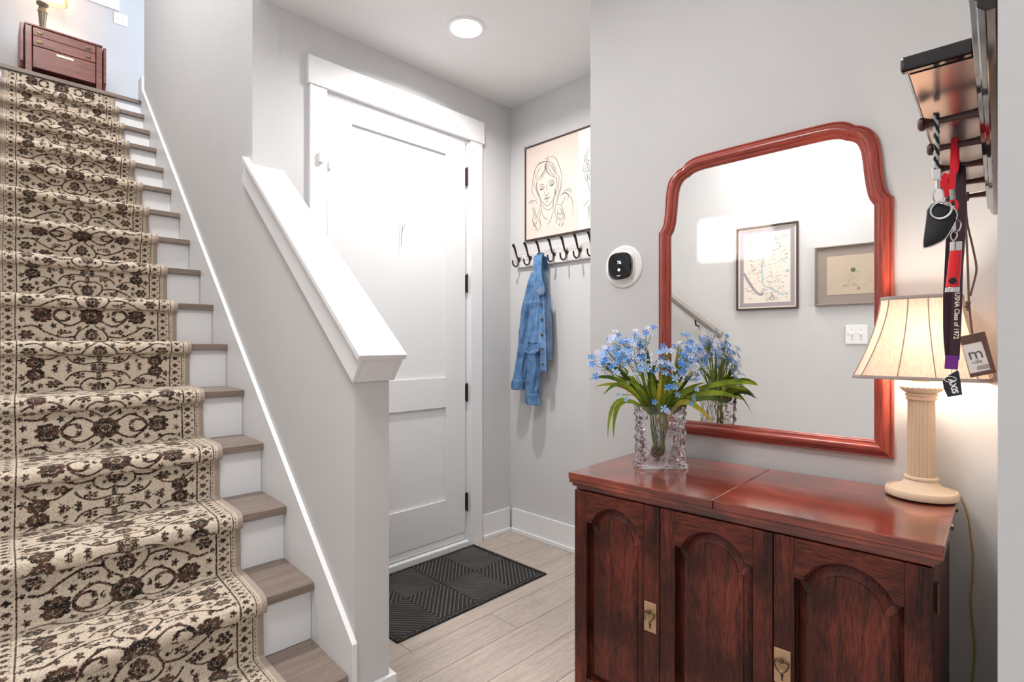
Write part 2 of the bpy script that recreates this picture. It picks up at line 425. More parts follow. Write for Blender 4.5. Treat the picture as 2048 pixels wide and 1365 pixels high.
# stairwell side wall (tall) and knee wall
def skew(y0, y1, o0, o1, z0, z1):
    return [(xs(y0) + o0, y0, z0), (xs(y0) + o1, y0, z0), (xs(y1) + o1, y1, z0), (xs(y1) + o0, y1, z0)]
sw = MB().extrude(skew(2.552, 5.36, .018, .14, 0, 0), (0, 0, 5.9)); struct(sw.build('wall_stairwell', WALL))
CS = .785
def capz(y): return 1.22 + CS * (y - 1.463)
kn = MB(); A = [(1.547, 0), (1.547, capz(1.547) - .06), (2.552, capz(2.552) - .06), (2.552, 0)]
kn.loft([[(xs(y) + .018, y, z) for y, z in A], [(xs(y) + .142, y, z) for y, z in A]])
struct(kn.build('wall_knee', WALL))
# cap of the knee wall
trim = bpy.data.objects.new('trim_1', None); COL.objects.link(trim); struct(trim)
nz = Vector((0, -CS, 1)).normalized(); dn = -nz
def strip(name, o0, o1, d0, d1, ya=1.463, yb=2.6, mat=TRIM, bevel=.0025):
    ya_ = [ya, ya]; P = []
    for o in (o0, o1):
        ring = []
        for (yy, d) in ((ya, d0), (yb, d0), (yb, d1), (ya, d1)):
            q = Vector((0, yy, capz(yy))) + dn * d
            ring.append((xs(q.y) + o, q.y, q.z))
        P.append(ring)
    return MB().loft(P).build(name, mat, trim, bevel=bevel)
strip('cap_board', -.010, .162, 0, .02, 1.463, 2.605)
strip('apron', .004, .0178, .0202, .115, 1.468, 2.60)
strip('apron', .1422, .158, .0202, .115, 1.468, 2.535)
# end block, closes the cap towards the room
strip('end_block', .0182, .1418, .0202, .115, 1.468, 1.5)
# base trim round the newel end of the knee wall
bt = MB().box(.852, .997, 1.53, 1.5465, 0, .158); bt.box(.979, .997, 1.5467, 2.552, 0, .158)
struct(bt.build('baseboard_knee', TRIM, bevel=.002))
# long left wall with the stairs against it
lw = MB().extrude([(xs(-3.5) - 1.02, -3.5, 0), (xs(7) - 1.02, 7, 0), (xs(7) - 1.14, 7, 0), (xs(-3.5) - 1.14, -3.5, 0)], (0, 0, 5.9))
struct(lw.build('wall_left', WALL))
# upper storey
struct(MB().box(-.4, 4.6, 6.75, 6.87, 3.2, 5.9).build('wall_landing', WALL))
struct(MB().box(-.4, 4.6, 5.53, 6.75, 3.15, TOPZ - .018).build('floor_landing', CEIL))
struct(MB().box(-.4, 4.6, -3.5, 7, 5.85, 5.95).build('ceiling_upper', CEIL))
struct(MB().box(4.5, 4.62, 5.3, 6.8, 3.2, 5.9).build('wall_landing_end', WALL))
struct(MB().box(1.14, 4.6, 5.22, 5.34, 3.2, 5.9).build('wall_landing_side', WALL))
struct(MB().box(-.4, 1.0, 1.18, 1.3, 2.86, 5.9).build('wall_stairwell_front', WALL))
c = MB().box(-.5, 4.6, -3.5, 1.3, 2.845, 2.97); c.box(.93, 4.6, 1.3, 2.7, 2.845, 2.97)
struct(c.build('ceiling', CEIL))
# back of the house behind the camera
bw = MB(); bw.box(-.6, .3, -3.5, -3.38, 0, 2.86); bw.box(2.9, 4.6, -3.5, -3.38, 0, 2.86); bw.box(.3, 2.9, -3.5, -3.38, 0, .7); bw.box(.3, 2.9, -3.5, -3.38, 2.3, 2.86)
struct(bw.build('wall_back', WALL))
struct(MB().box(4.5, 4.62, -3.5, -.1, 0, 2.86).build('wall_far', WALL))
# mirror wall: face turned 0.8 degrees, at 1.832 m
TW = R(.8); TR = R(2.5)
def rot(t, a, b, z=0): return (a * math.cos(t) - b * math.sin(t), a * math.sin(t) + b * math.cos(t), z)
mw = MB().extrude([rot(TW, 1.832, -.15), rot(TW, 1.832, 1.315), rot(TW, 2.62, 1.315), rot(TW, 2.62, -.15)], (0, 0, 2.86))
struct(mw.build('wall_mirror', WALL))
rw = MB().extrude([rot(TR, .62, .0012), rot(TR, .62, -.125), rot(TR, 4.6, -.125), rot(TR, 4.6, .0012)], (0, 0, 2.86))
struct(rw.build('wall_hall', WALL))
# baseboards of the entry
def base_board(name, x0, x1, y0, y1, tall=.158, along='y'):
    m = MB()
    if along == 'y':
        m.box(x1 - .014, x1, y0, y1, .02, tall); m.box(x1 - .026, x1, y0, y1, 0, .028)
    else:
        m.box(x0, x1, y1 - .014, y1, .02, tall); m.box(x0, x1, y1 - .026, y1, 0, .028)
    return struct(m.build(name, TRIM, bevel=.003))
base_board('baseboard_right', 0, WX, 1.33, 2.5285)
base_board('baseboard_front', 2.30, 2.545, 0, 2.556, along='x')
# ---- staircase
st = bpy.data.objects.new('staircase', None); COL.objects.link(st); struct(st)
for k in range(1, 17):
    y = yn(k); z = k * RISE
    if k < 16:
        # tread, front edge eased
        a = [(xs(y) - 1.018, y, z), (xs(y) - .001, y, z), (xs(y + .29) - .001, y + .29, z), (xs(y + .29) - 1.018, y + .29, z)]
        MB().extrude(a, (0, 0, -.03)).build('tread', TREADW, st, bevel=.003)
    y2 = y + .028
    a = [(xs(y2) - 1.018, y2, z - RISE + .0005), (xs(y2) - .0015, y2, z - RISE + .0005), (xs(y2) - .0015, y2, z - .0305), (xs(y2) - 1.018, y2, z - .0305)]
    MB().extrude(a, (0, .015, 0)).build('riser', TRIM, st)
a = [(xs(5.5) - 1.018, 5.501, TOPZ), (xs(5.5) + .02, 5.501, TOPZ), (xs(5.6) + .02, 5.62, TOPZ), (xs(5.6) - 1.018, 5.62, TOPZ)]
MB().extrude(a, (0, 0, -.03)).build('nosing', TREADW, st, bevel=.003)
struct(MB().box(-.4, 4.5, 5.621, 6.75, TOPZ - .017, TOPZ).build('floor_landing', TREADW))
# skirt board with its thin top edge
sk = MB(); SL = .8026
def skz(y): return .30 + SL * (y - 1.512)
A = [(1.53, 0), (1.53, skz(1.53)), (5.36, skz(5.36)), (5.36, skz(5.36) - .35), (1.75, 0)]
sk.loft([[(xs(y), y, z) for y, z in A], [(xs(y) + .0178, y, z) for y, z in A]])
sk.build('skirt_board', TRIM, st, bevel=.0015)
MB().box(1.0, 1.018, 5.362, 5.50, TOPZ, TOPZ + .16).build('landing_base', TRIM, st, bevel=.002)
# ================================================================ ENTRY DOOR
door = bpy.data.objects.new('door_1', None); COL.objects.link(door); struct(door); door.location = (1.71, 2.56, 0)
D0, D1, DF = 1.258, 2.162, 2.556      # door slab edges and face
st_l, st_r = 1.392, 2.012
dm = MB(); dm.box(D0, D1, DF + .014, DF + .045, .084, 2.506)
dm.build('core', DOORW, door, world=True)
def dpart(n, *b): MB().box(*b).build(n, DOORW, door, world=True, bevel=.0018)
dpart('stile', D0, st_l, DF, DF + .0139, .084, 2.506); dpart('stile', st_r, D1, DF, DF + .0139, .084, 2.506)
dpart('rail', st_l + .0003, st_r - .0003, DF, DF + .0139, 2.402, 2.506); dpart('rail', st_l + .0003, st_r - .0003, DF, DF + .0139, .873, 1.053); dpart('rail', st_l + .0003, st_r - .0003, DF, DF + .0139, .084, .314)
MB().box(D0, D1, DF + .002, DF + .04, .04, .0815).build('door_sweep', DOORW, door, world=True, bevel=.003)
th_ = MB().box(dx0, dx1, 2.528, 2.60, 0, .036); th_.build('threshold', TRIM, door, world=True, bevel=.004)
for z in (2.298, 1.633, .954, .273):
    h = MB().box(D1 + .001, D1 + .016, DF - .0015, DF + .0135, z - .052, z + .052)
    hn = h.build('hinge', BRONZE, door, world=True, bevel=.001)
    kk = MB().tube([(D1 + .0085, DF - .0085, z - .052), (D1 + .0085, DF - .0085, z + .052)], .0068, 10)
    kk.tube([(D1 + .0085, DF - .0085, z - .06), (D1 + .0085, DF - .0085, z - .052)], [.003, .006], 8)
    kk.tube([(D1 + .0085, DF - .0085, z + .052), (D1 + .0085, DF - .0085, z + .06)], [.006, .003], 8)
    ko = kk.build('hinge_knuckle', BRONZE, hn, smooth=True)
    ko.parent = hn; ko.location = (-door.location.x, -door.location.y, 0)
# casing: legs, header, jambs
cs = bpy.data.objects.new('trim_2', None); COL.objects.link(cs); struct(cs)
MB().box(1.16, dx0 - .004, 2.536, 2.556, 0, dz).build('casing_leg', TRIM, cs, bevel=.0015)
MB().box(2.193, 2.289, 2.536, 2.556, 0, dz).build('casing_leg', TRIM, cs, bevel=.0015)
MB().box(1.149, 2.301, 2.529, 2.556, dz + .0005, dz + .138).build('casing_header', TRIM, cs, bevel=.0015)
MB().box(dx0 - .02, dx0 + .004, 2.5565, 2.67, 0, dz + .003).build('jamb', TRIM, cs)
MB().box(D1 + .0165, dx1 + .03, 2.5565, 2.67, 0, dz + .003).build('jamb', TRIM, cs)
MB().box(dx0 + .0045, D1 + .016, 2.5565, 2.67, 2.5085, dz + .003).build('jamb_head', TRIM, cs)
# contact sensor and nail on the door
s = thing('door_sensor', 'small white door sensor on the left door casing', 'sensor', (1.208, 2.536, 2.175))
MB().box(1.200, 1.222, 2.518, 2.5355, 2.15, 2.20).build('body', PLASTIC, s, world=True, bevel=.003)
MB().box(1.262, 1.276, 2.542, 2.5555, 2.135, 2.175).build('magnet', PLASTIC, s, world=True, bevel=.002)
s = thing('wreath_nail', 'thin dark nail with a loose wire on the white door', 'nail', (1.695, 2.555, 1.9))
MB().tube([(1.694, 2.568, 1.905), (1.694, 2.535, 1.913)], .0022, 8).build('nail', CHROME, s, world=True, smooth=True)
MB().tube([(1.694, 2.537, 1.912), (1.692, 2.551, 1.86), (1.690, 2.553, 1.80)], .0011, 6).build('wire', BRONZE, s, world=True)
MB().tube([(1.712, 2.567, 1.918), (1.712, 2.548, 1.922)], .003, 8).build('pin', CHROME, s, world=True, smooth=True)

# ================================================================ DOOR MAT
mt = thing('door_mat', 'black and grey ribbed mat with diamond pattern in front of the white door', 'mat', (1.72, 2.18, 0))
X0, X1, Yb, Ya = 1.25, 2.203, 1.918, 2.522
MB().box(X0, X1, Yb, Ya, .0005, .005).build('backing', BLACKM, mt, world=True, bevel=.002)
rim = MB(); w = .018
rim.box(X0 + .003, X1 - .003, Yb + .003, Yb + w, .0052, .0095); rim.box(X0 + .003, X1 - .003, Ya - w, Ya - .003, .0052, .0095)
rim.box(X0 + .003, X0 + w, Yb + w, Ya - w, .0052, .0095); rim.box(X1 - w, X1 - .003, Yb + w, Ya - w, .0052, .0095)
rim.build('border', MATF, mt, world=True, bevel=.002)
# ribs: concentric diamonds in two by two fields, each rib a raised bar cut to the field
ribs = MB(); P = .0262; fx = (X1 - X0 - 2 * w - .012) / 2; fy = (Ya - Yb - 2 * w - .012) / 1
def clip_seg(p, q, bx0, bx1, by0, by1):
    t0, t1 = 0, 1; dx, dy = q[0] - p[0], q[1] - p[1]
    for pp, qq in ((-dx, p[0] - bx0), (dx, bx1 - p[0]), (-dy, p[1] - by0), (dy, by1 - p[1])):
        if abs(pp) < 1e-9:
            if qq < 0: return None
        else:
            r = qq / pp
            if pp < 0: t0 = max(t0, r)
            else: t1 = min(t1, r)
    if t0 >= t1: return None
    return (p[0] + t0 * dx, p[1] + t0 * dy), (p[0] + t1 * dx, p[1] + t1 * dy)
for ix in range(2):
    bx0 = X0 + w + .006 + ix * fx; bx1 = bx0 + fx - .008; by0 = Yb + w + .006; by1 = Ya - w - .006
    cx, cy = (bx0 + bx1) / 2, (by0 + by1) / 2; ax = 1.0; ay = (by1 - by0) / (bx1 - bx0)
    for k in range(0, 26):
        d = .008 + k * P
        c4 = [(cx + d, cy), (cx, cy + d * ay * .9), (cx - d, cy), (cx, cy - d * ay * .9)]
        for j in range(4):
            seg = clip_seg(c4[j], c4[(j + 1) % 4], bx0, bx1, by0, by1)
            if seg:
                (ax_, ay_), (bx_, by_) = seg
                L = math.hypot(bx_ - ax_, by_ - ay_)
                if L < .01: continue
                nx, ny = -(by_ - ay_) / L * .0042, (bx_ - ax_) / L * .0042
                ribs.loft([[(ax_ + nx, ay_ + ny, .0052), (ax_ - nx, ay_ - ny, .0052), (ax_ - nx * .6, ay_ - ny * .6, .0098), (ax_ + nx * .6, ay_ + ny * .6, .0098)],
                           [(bx_ + nx, by_ + ny, .0052), (bx_ - nx, by_ - ny, .0052), (bx_ - nx * .6, by_ - ny * .6, .0098), (bx_ + nx * .6, by_ + ny * .6, .0098)]])
ribs.build('pile_ribs', MATG, mt, world=True, kind='stuff')

# ================================================================ DOWNLIGHT
dl = thing('recessed_downlight', 'round lit recessed downlight in the entry ceiling', 'light', (DOWN[0], DOWN[1], 2.845))
ring = []
for r, z in ((.098, -.0005), (.096, -.005), (.080, -.007), (.076, -.003), (.076, -.0005)):
    ring.append([(r * math.cos(a * PI / 20), r * math.sin(a * PI / 20), z) for a in range(40)])
MB().loft(ring, cap=False).build('trim_ring', TRIM, dl, smooth=True)
MB().lathe([(.0755, -.004), (.0755, -.001)], 40).build('lens', LED, dl)

# ================================================================ LINE DRAWING POSTER
INKS = [[106,383,90,403,85,431,93,461,123,482,162,485,201,476,232,458,254,432,266,403,270,374],[94,412,79,362,98,315,119,273,134,227,123,186,106,157,90,132],[106,383,98,347,106,307,127,271],[162,483,112,476,85,447,72,407,65,365,61,317,83,280,106,248],[187,508,225,502,259,483,280,444,300,398,309,349,303,299,293,265],[169,494,182,502,201,492,185,485],[183,477,169,460,173,437,148,411,119,391,106,377],[183,477,180,446,155,415,134,393],[171,465,178,426,152,394,127,376],[183,477,197,442,218,406,246,379,266,353],[187,474,218,448,253,398,266,374],[180,446,194,411,218,385,259,363],[176,474,185,424,204,393],[134,457,109,431,101,400],[225,452,249,420,258,387],[106,383,102,357,103,324,123,283,141,239,162,222,187,199,204,201,232,225,249,258,258,293,266,327,268,364],[123,341,141,346,166,337],[194,343,215,353,239,352,251,342],[121,327,134,333,155,331,166,321,152,313,132,317,121,327],[137,331,142,319,154,318,154,327],[206,335,218,342,238,341,247,333,232,323,213,326,206,335],[222,340,225,328,236,328,236,338],[125,317,134,312,155,309],[208,324,225,318,242,323],[189,338,185,318,190,291],[166,284,171,272,180,267,194,268,203,276,197,287],[171,295,166,284],[162,248,178,255,189,250,199,254,213,248],[162,248,180,247,197,247,213,248],[169,246,187,237,201,241],[180,230,190,223,201,226],[141,239,148,214,176,182,204,174,232,188,239,223],[141,183,155,143,183,117,194,113],[236,161,225,121,201,88,190,82],[31,251,61,257,90,251,106,227],[28,241,54,250,79,237],[61,213,79,178,90,138],[72,222,90,181,98,142],[79,199,72,157,65,126,83,107,98,110],[65,131,72,108,98,80],[90,138,101,104,72,97,98,77,106,60,87,68],[101,152,116,123,134,93,123,63,101,52],[134,227,141,183,127,148,134,93],[276,393,283,345,280,288,273,238,259,193,253,153,266,114,293,89],[265,364,272,311,259,256,242,223,239,181,249,143],[287,370,297,316,290,265,276,216,273,191],[273,191,300,186,313,163,323,135,333,108,323,86,293,89],[287,173,307,154,303,128,273,144,280,169],[293,156,317,131,313,101,287,105],[266,114,263,88,270,76],[283,142,273,123,300,93],[293,239,313,250,340,250,363,236,385,206,395,174,395,133,388,109],[300,248,333,257,353,243,361,221,346,203],[320,259,340,268,366,258,379,243],[340,271,359,275,382,260,384,247],[313,209,303,185],[340,235,323,207,317,188],[256,288,251,257,258,272,254,288],[249,294,256,277],[280,65,293,73,287,54],[303,48,313,65,323,58],[307,71,326,71],[517,481,498,461,486,435,481,406,489,424],[481,401,471,374,477,352,498,350,523,347],[517,472,495,423,498,397,523,377],[492,404,511,374,523,367],[489,384,511,360,523,354],[483,371,498,357],[523,401,504,415,517,393],[486,345,485,316,495,294,504,282],[489,325,501,325,504,302,498,298],[501,347,501,317,509,271,517,240,524,224],[517,338,514,309,523,288],[523,345,511,346],[474,129,483,152,511,172,523,180],[511,142,508,98,517,57],[520,156,514,122,524,81]]
fr = thing('framed_drawing', 'pale framed line drawing of a long haired woman above the coat hooks', 'picture', (2.56, 2.40, 1.924))
PX = 2.5595
def pw(y, z, x=0): return (PX - x, 2.407 - y / 1000, 1.924 + z / 1000)
W_, H_ = 840, 612
MB().extrude([pw(0, 0), pw(W_, 0), pw(W_, H_), pw(0, H_)], (-.010, 0, 0)).build('backing', FRAMEB, fr, world=True)
MB().extrude([pw(8, 8, .0103), pw(432, 8, .0103), pw(432, H_ - 8, .0103), pw(8, H_ - 8, .0103)], (-.0012, 0, 0)).build('paper_sheet', PAPER, fr, world=True)
MB().extrude([pw(433, 8, .0103), pw(W_ - 8, 8, .0103), pw(W_ - 8, H_ - 8, .0103), pw(433, H_ - 8, .0103)], (-.0014, 0, 0)).build('paper_sheet', PAPERW, fr, world=True)
for nm, (a0, a1, b0, b1) in dict(a=(0, W_, 0, 9), b=(0, W_, H_ - 9, H_), c=(0, 9, 9.1, H_ - 9.1), d=(W_ - 9, W_, 9.1, H_ - 9.1)).items():
    MB().extrude([pw(a0, b0, .0101), pw(a1, b0, .0101), pw(a1, b1, .0101), pw(a0, b1, .0101)], (-.008, 0, 0)).build('frame_bar', FRAMEB, fr, world=True, bevel=.001)
def smooth_line(pts, n=4):
    if len(pts) < 3: return pts
    out = []
    for i in range(len(pts) - 1):
        p0 = pts[max(i - 1, 0)]; p1 = pts[i]; p2 = pts[i + 1]; p3 = pts[min(i + 2, len(pts) - 1)]
        for k in range(n):
            t = k / n
            out.append(tuple(.5 * ((2 * p1[a]) + (-p0[a] + p2[a]) * t + (2 * p0[a] - 5 * p1[a] + 4 * p2[a] - p3[a]) * t * t + (-p0[a] + 3 * p1[a] - 3 * p2[a] + p3[a]) * t ** 3) for a in range(len(p1))))
    out.append(pts[-1]); return out
def flat_stroke(mb, pts, w, P):
    """P maps 2-D drawing coordinates to a point on the sheet"""
    n = len(pts); vs = []
    for i in range(n):
        a = pts[max(i - 1, 0)]; b = pts[min(i + 1, n - 1)]; L = math.hypot(b[0] - a[0], b[1] - a[1]) or 1
        ww = w * (.45 + .75 * math.sin(PI * (i + .5) / n))
        nx, ny = -(b[1] - a[1]) / L * ww, (b[0] - a[0]) / L * ww
        vs += [P(pts[i][0] + nx, pts[i][1] + ny), P(pts[i][0] - nx, pts[i][1] - ny)]
    mb.add(vs, [(2 * i, 2 * i + 1, 2 * i + 3, 2 * i + 2) for i in range(n - 1)])
inkm = MB()
for s in INKS:
    pts = smooth_line([(s[i], s[i + 1]) for i in range(0, len(s), 2)])
    flat_stroke(inkm, pts, 1.5, lambda a, b: pw(a, b, .0121))
inkm.build('ink_lines', INK, fr, world=True, kind='stuff')
MB().box(PX - .021, PX - .0185, 2.398, 2.412, 2.525, 2.545).build('corner_clip', CHROME, fr, world=True, bevel=.001)

# ================================================================ HOOK RAIL
hr = thing('hook_rail', 'whitewashed wooden rail with a row of dark double hooks on the right wall', 'coat rack', (2.56, 2.0, 1.80))
MB().box(2.5395, 2.5597, 1.52, 2.478, 1.757, 1.857).build('board', RAILW, hr, world=True, bevel=.003)
for s_y in (2.43, 1.90): MB().lathe([(.006, 0), (.006, .002), (.003, .004)], 12).build('screw', CHROME, hr).matrix_local = Matrix.Translation((-.0205, s_y - 2.0, .02)) @ Matrix.Rotation(R(-90), 4, 'Y')
hook0 = None
def make_hook():
    m = MB()
    m.lathe([(.0015, -.012), (.012, -.012), (.013, -.006), (.013, .0), (.008, .004)], 16)
    for i, v in enumerate(m.v): m.v[i] = (-v[2] - .004, v[0], v[1])
    # upper long arm with a flared tip, lower curl with a ball
    up = smooth_line([(-.006, 0, 0), (-.020, 0, .010), (-.030, 0, .035), (-.044, 0, .070), (-.060, 0, .090)], 4)
    m.tube(up, [.0050 + .0044 * (i / (len(up) - 1)) ** 2 for i in range(len(up))], 8)
    dn_ = smooth_line([(-.006, 0, -.004), (-.010, 0, -.028), (-.020, 0, -.045), (-.040, 0, -.050), (-.056, 0, -.040), (-.062, 0, -.022)], 4)
    m.tube(dn_, .0048, 8)
    m.lathe([(.0008, -.0062), (.0045, -.0045), (.0062, 0), (.0045, .0045), (.0008, .0062)], 10, (-.062, 0, -.018))
    return m
hm = make_hook()
hook_mesh = None
for i, y in enumerate((2.452, 2.352, 2.252, 2.152, 2.052, 1.952, 1.852, 1.752, 1.652)):
    if hook_mesh is None:
        o = hm.build('hook', BRONZE, hr, smooth=True); hook_mesh = o.data
    else:
        o = bpy.data.objects.new('hook', hook_mesh); COL.objects.link(o); o.parent = hr
    o.location = (2.538 - 2.56, y - 2.0, 1.812 - 1.80)

# ================================================================ DENIM JACKET
jk = thing('denim_jacket', 'washed blue denim jacket hanging from the third hook of the rail', 'jacket', (2.49, 2.25, 1.79))
def fold_loft(rings, n=40, amp=.008, f=9, seed=0, sub=5):
    """rings: (z, yc, xc, hy, hx); lofts a folded cloth tube, each ring an oval with folds that run down it"""
    rr = smooth_line([tuple(r) for r in rings], sub); out = []
    for i, (z, yc, xc, hy, hx) in enumerate(rr):
        ring = []
        for j in range(n):
            a = 2 * PI * j / n; ca, sa = math.cos(a), math.sin(a)
            q = noise.noise(Vector((ca * 1.6 + seed, sa * 1.6, z * 5.5)))
            q2 = math.sin(a * f + seed + 5 * noise.noise(Vector((z * 4, seed, 0))))
            q3 = noise.noise(Vector((ca * 3.1 + seed, sa * 3.1, z * 14)))
            k = 1 + .24 * q + .10 * q2 + .10 * q3
            ring.append((xc + hx * sa * k, yc + hy * ca * k, z + .004 * q2))
        out.append(ring)
    return MB().loft(out)
JT = DENIM
# body bunched under the collar and hanging to the waistband
fold_loft([(1.775, 2.226, 2.487, .014, .020), (1.70, 2.228, 2.492, .030, .030), (1.62, 2.240, 2.496, .046, .040), (1.50, 2.243, 2.494, .056, .046), (1.38, 2.240, 2.488, .064, .050), (1.31, 2.238, 2.482, .070, .054), (1.262, 2.236, 2.478, .072, .058)], 56, f=8, seed=1.3).build('body', JT, jk, world=True, smooth=True)
fold_loft([(1.285, 2.236, 2.486, .072, .051), (1.262, 2.236, 2.486, .075, .053), (1.232, 2.236, 2.486, .075, .053), (1.225, 2.236, 2.486, .072, .050)], 56, f=8, seed=1.3, sub=2).build('waistband', JT, jk, world=True, smooth=True)
# left sleeve, long and full, cuff at its foot
fold_loft([(1.70, 2.262, 2.486, .022, .026), (1.60, 2.300, 2.488, .034, .034), (1.45, 2.334, 2.490, .037, .036), (1.30, 2.355, 2.490, .041, .036), (1.15, 2.378, 2.488, .043, .036), (1.04, 2.396, 2.484, .043, .036), (1.015, 2.398, 2.482, .043, .035)], 44, f=6, seed=4.2).build('sleeve', JT, jk, world=True, smooth=True)
fold_loft([(1.022, 2.392, 2.474, .050, .039), (.995, 2.394, 2.474, .051, .040), (.966, 2.396, 2.474, .050, .039)], 44, f=6, seed=4.2, sub=3).build('cuff', JT, jk, world=True, smooth=True)
# right sleeve, crushed below the waistband
fold_loft([(1.34, 2.262, 2.480, .040, .03), (1.25, 2.262, 2.474, .046, .034), (1.16, 2.262, 2.470, .046, .034), (1.05, 2.268, 2.470, .044, .032), (.96, 2.276, 2.470, .042, .032), (.935, 2.277, 2.470, .042, .032)], 44, f=6, seed=8.1).build('sleeve', JT, jk, world=True, smooth=True)
fold_loft([(.942, 2.277, 2.470, .046, .035), (.912, 2.275, 2.470, .048, .037), (.878, 2.272, 2.470, .047, .036)], 44, f=6, seed=8.1, sub=3).build('cuff', JT, jk, world=True, smooth=True)
# collar loop thrown over the hook, collar leaf, front placket, flap
MB().ribbon(smooth_line([(2.53, 2.232, 1.72), (2.519, 2.228, 1.785), (2.492, 2.222, 1.806), (2.462, 2.218, 1.79), (2.452, 2.214, 1.70), (2.452, 2.206, 1.64), (2.456, 2.192, 1.585)], 4), .064, (-1, -.1, .05), .006).build('collar', JT, jk, world=True, smooth=True)
MB().ribbon(smooth_line([(2.462, 2.196, 1.62), (2.448, 2.180, 1.585), (2.446, 2.172, 1.555)], 4), [.05, .052, .054, .056, .056, .054, .050, .040, .03], (-1, -.1, .05), .005).build('collar_leaf', DENIMD, jk, world=True, smooth=True)
pl = MB().ribbon(smooth_line([(2.474, 2.186, 1.57), (2.462, 2.180, 1.46), (2.458, 2.172, 1.34), (2.456, 2.166, 1.22), (2.458, 2.166, 1.09)], 5), .038, (-1, -.35, 0), .004)
pk = pl.build('front_placket', JT, jk, world=True, smooth=True)
MB().ribbon(smooth_line([(2.49, 2.166, 1.56), (2.486, 2.156, 1.44), (2.484, 2.148, 1.32), (2.486, 2.150, 1.16)], 5), .040, (-.6, -.8, 0), .004).build('front_placket', DENIMD, jk, world=True, smooth=True)
for z in (1.50, 1.405, 1.31, 1.225, 1.13):
    b = MB().lathe([(.0085, 0), (.0085, .002), (.005, .0035)], 14).build('button', BRASSD, jk)
    b.matrix_local = Matrix.Translation((2.4535 - 2.49, 2.176 - 2.25 + (z - 1.3) * .02, z - 1.79)) @ Matrix.Rotation(R(-90), 4, 'Y')
stc = MB()
def stitch_row(zf, yc, xc, hy, hx, n, a0=100, a1=260):
    for i in range(n):
        a = R(a0 + (a1 - a0) * i / (n - 1)); a2 = a + R((a1 - a0) / (n - 1) * .6)
        p = [(xc + hx * math.sin(t + PI / 2 + PI / 2), yc + hy * math.cos(t + PI / 2 + PI / 2), zf) for t in (a, a2)]
        stc.tube(p, .0009, 4)
stitch_row(1.022, 2.392, 2.474, .055, .044, 16, -80, 80); stitch_row(.942, 2.277, 2.470, .051, .040, 16, -80, 80)
for pts in ([(2.456, 2.207, 1.57), (2.452, 2.200, 1.46), (2.450, 2.192, 1.34), (2.450, 2.186, 1.22), (2.452, 2.186, 1.09)], [(2.452, 2.168, 1.56), (2.450, 2.160, 1.46), (2.449, 2.152, 1.34), (2.450, 2.147, 1.22), (2.452, 2.147, 1.09)],
            [(2.440, 2.190, 1.52), (2.432, 2.25, 1.515), (2.440, 2.300, 1.52)], [(2.423, 2.290, 1.215), (2.416, 2.25, 1.205), (2.424, 2.185, 1.222)], [(2.444, 2.245, 1.66), (2.440, 2.222, 1.60), (2.446, 2.196, 1.552)], [(2.452, 2.300, 1.60), (2.450, 2.330, 1.45), (2.452, 2.350, 1.30)]):
    stc.tube(smooth_line(pts, 5), .0011, 4)
stc.build('stitching', STITCH, jk, world=True, kind='stuff')
# turned up front corner of the jacket hem, hanging over the lower sleeve
MB().loft([[(2.432 + .004 * s_, y, z) for y, z in ((2.300, 1.262), (2.188, 1.258), (2.182, 1.214), (2.215, 1.196), (2.262, 1.190), (2.306, 1.206))] for s_ in (0, 1)]).build('hem_flap', JT, jk, world=True, bevel=.001)
# ================================================================ THERMOSTAT
tp = rot(TW, 1.8318, 1.152, 1.56)
t = thing('thermostat', 'black smart thermostat on a round white plate beside the mirror', 'thermostat', tp, TW)
def sq(r, n=48, p=3.2, sy=1, sz=1):
    o = []
    for j in range(n):
        a = 2 * PI * j / n; c_, s_ = math.cos(a), math.sin(a)
        k = (abs(c_) ** p + abs(s_) ** p) ** (-1 / p); o.append((c_ * k * r * sy, s_ * k * r * sz))
    return o
def sqm(layers, p=3.2):
    return MB().loft([[(-d, y, z) for y, z in sq(r, 56, p)] for r, d in layers])
sqm([(.083, .0004), (.083, .004), (.080, .0075), (.074, .0085)], 2).build('wall_plate', PLASTIC, t, smooth=True)
sqm([(.055, .0087), (.055, .016), (.052, .019)], 3.0).build('backplate', PLASTIC, t, smooth=True)
sqm([(.049, .0192), (.052, .024), (.0525, .034), (.049, .0385), (.040, .0395)], 3.2).build('screen', SCREEN, t, smooth=True)
Mt = lambda y, z: frame3((-.0399, y, z), (0, -1, 0), (0, 0, 1))
text('76', .019, DISPLAY, t, Mt(-.002, .012), 'temperature_reading')
cl = MB().lathe([(.0012, 0), (.0055, 0), (.0055, .0004)], 14); clo = cl.build('cloud_icon', DISPLAY, t); clo.matrix_local = Mt(-.001, -.016)
MB().box(-.0399, -.0395, -.008, .008, -.0405, -.037).build('maker_mark', WHITET, t)
# ================================================================ CABINET
CW = .917; CABZ = .855
cab = thing('sideboard_cabinet', 'dark cherry wooden cabinet with three arched doors under the mirror', 'cabinet', (*rot(TR, 1.357, .080)[:2], 0), TR)
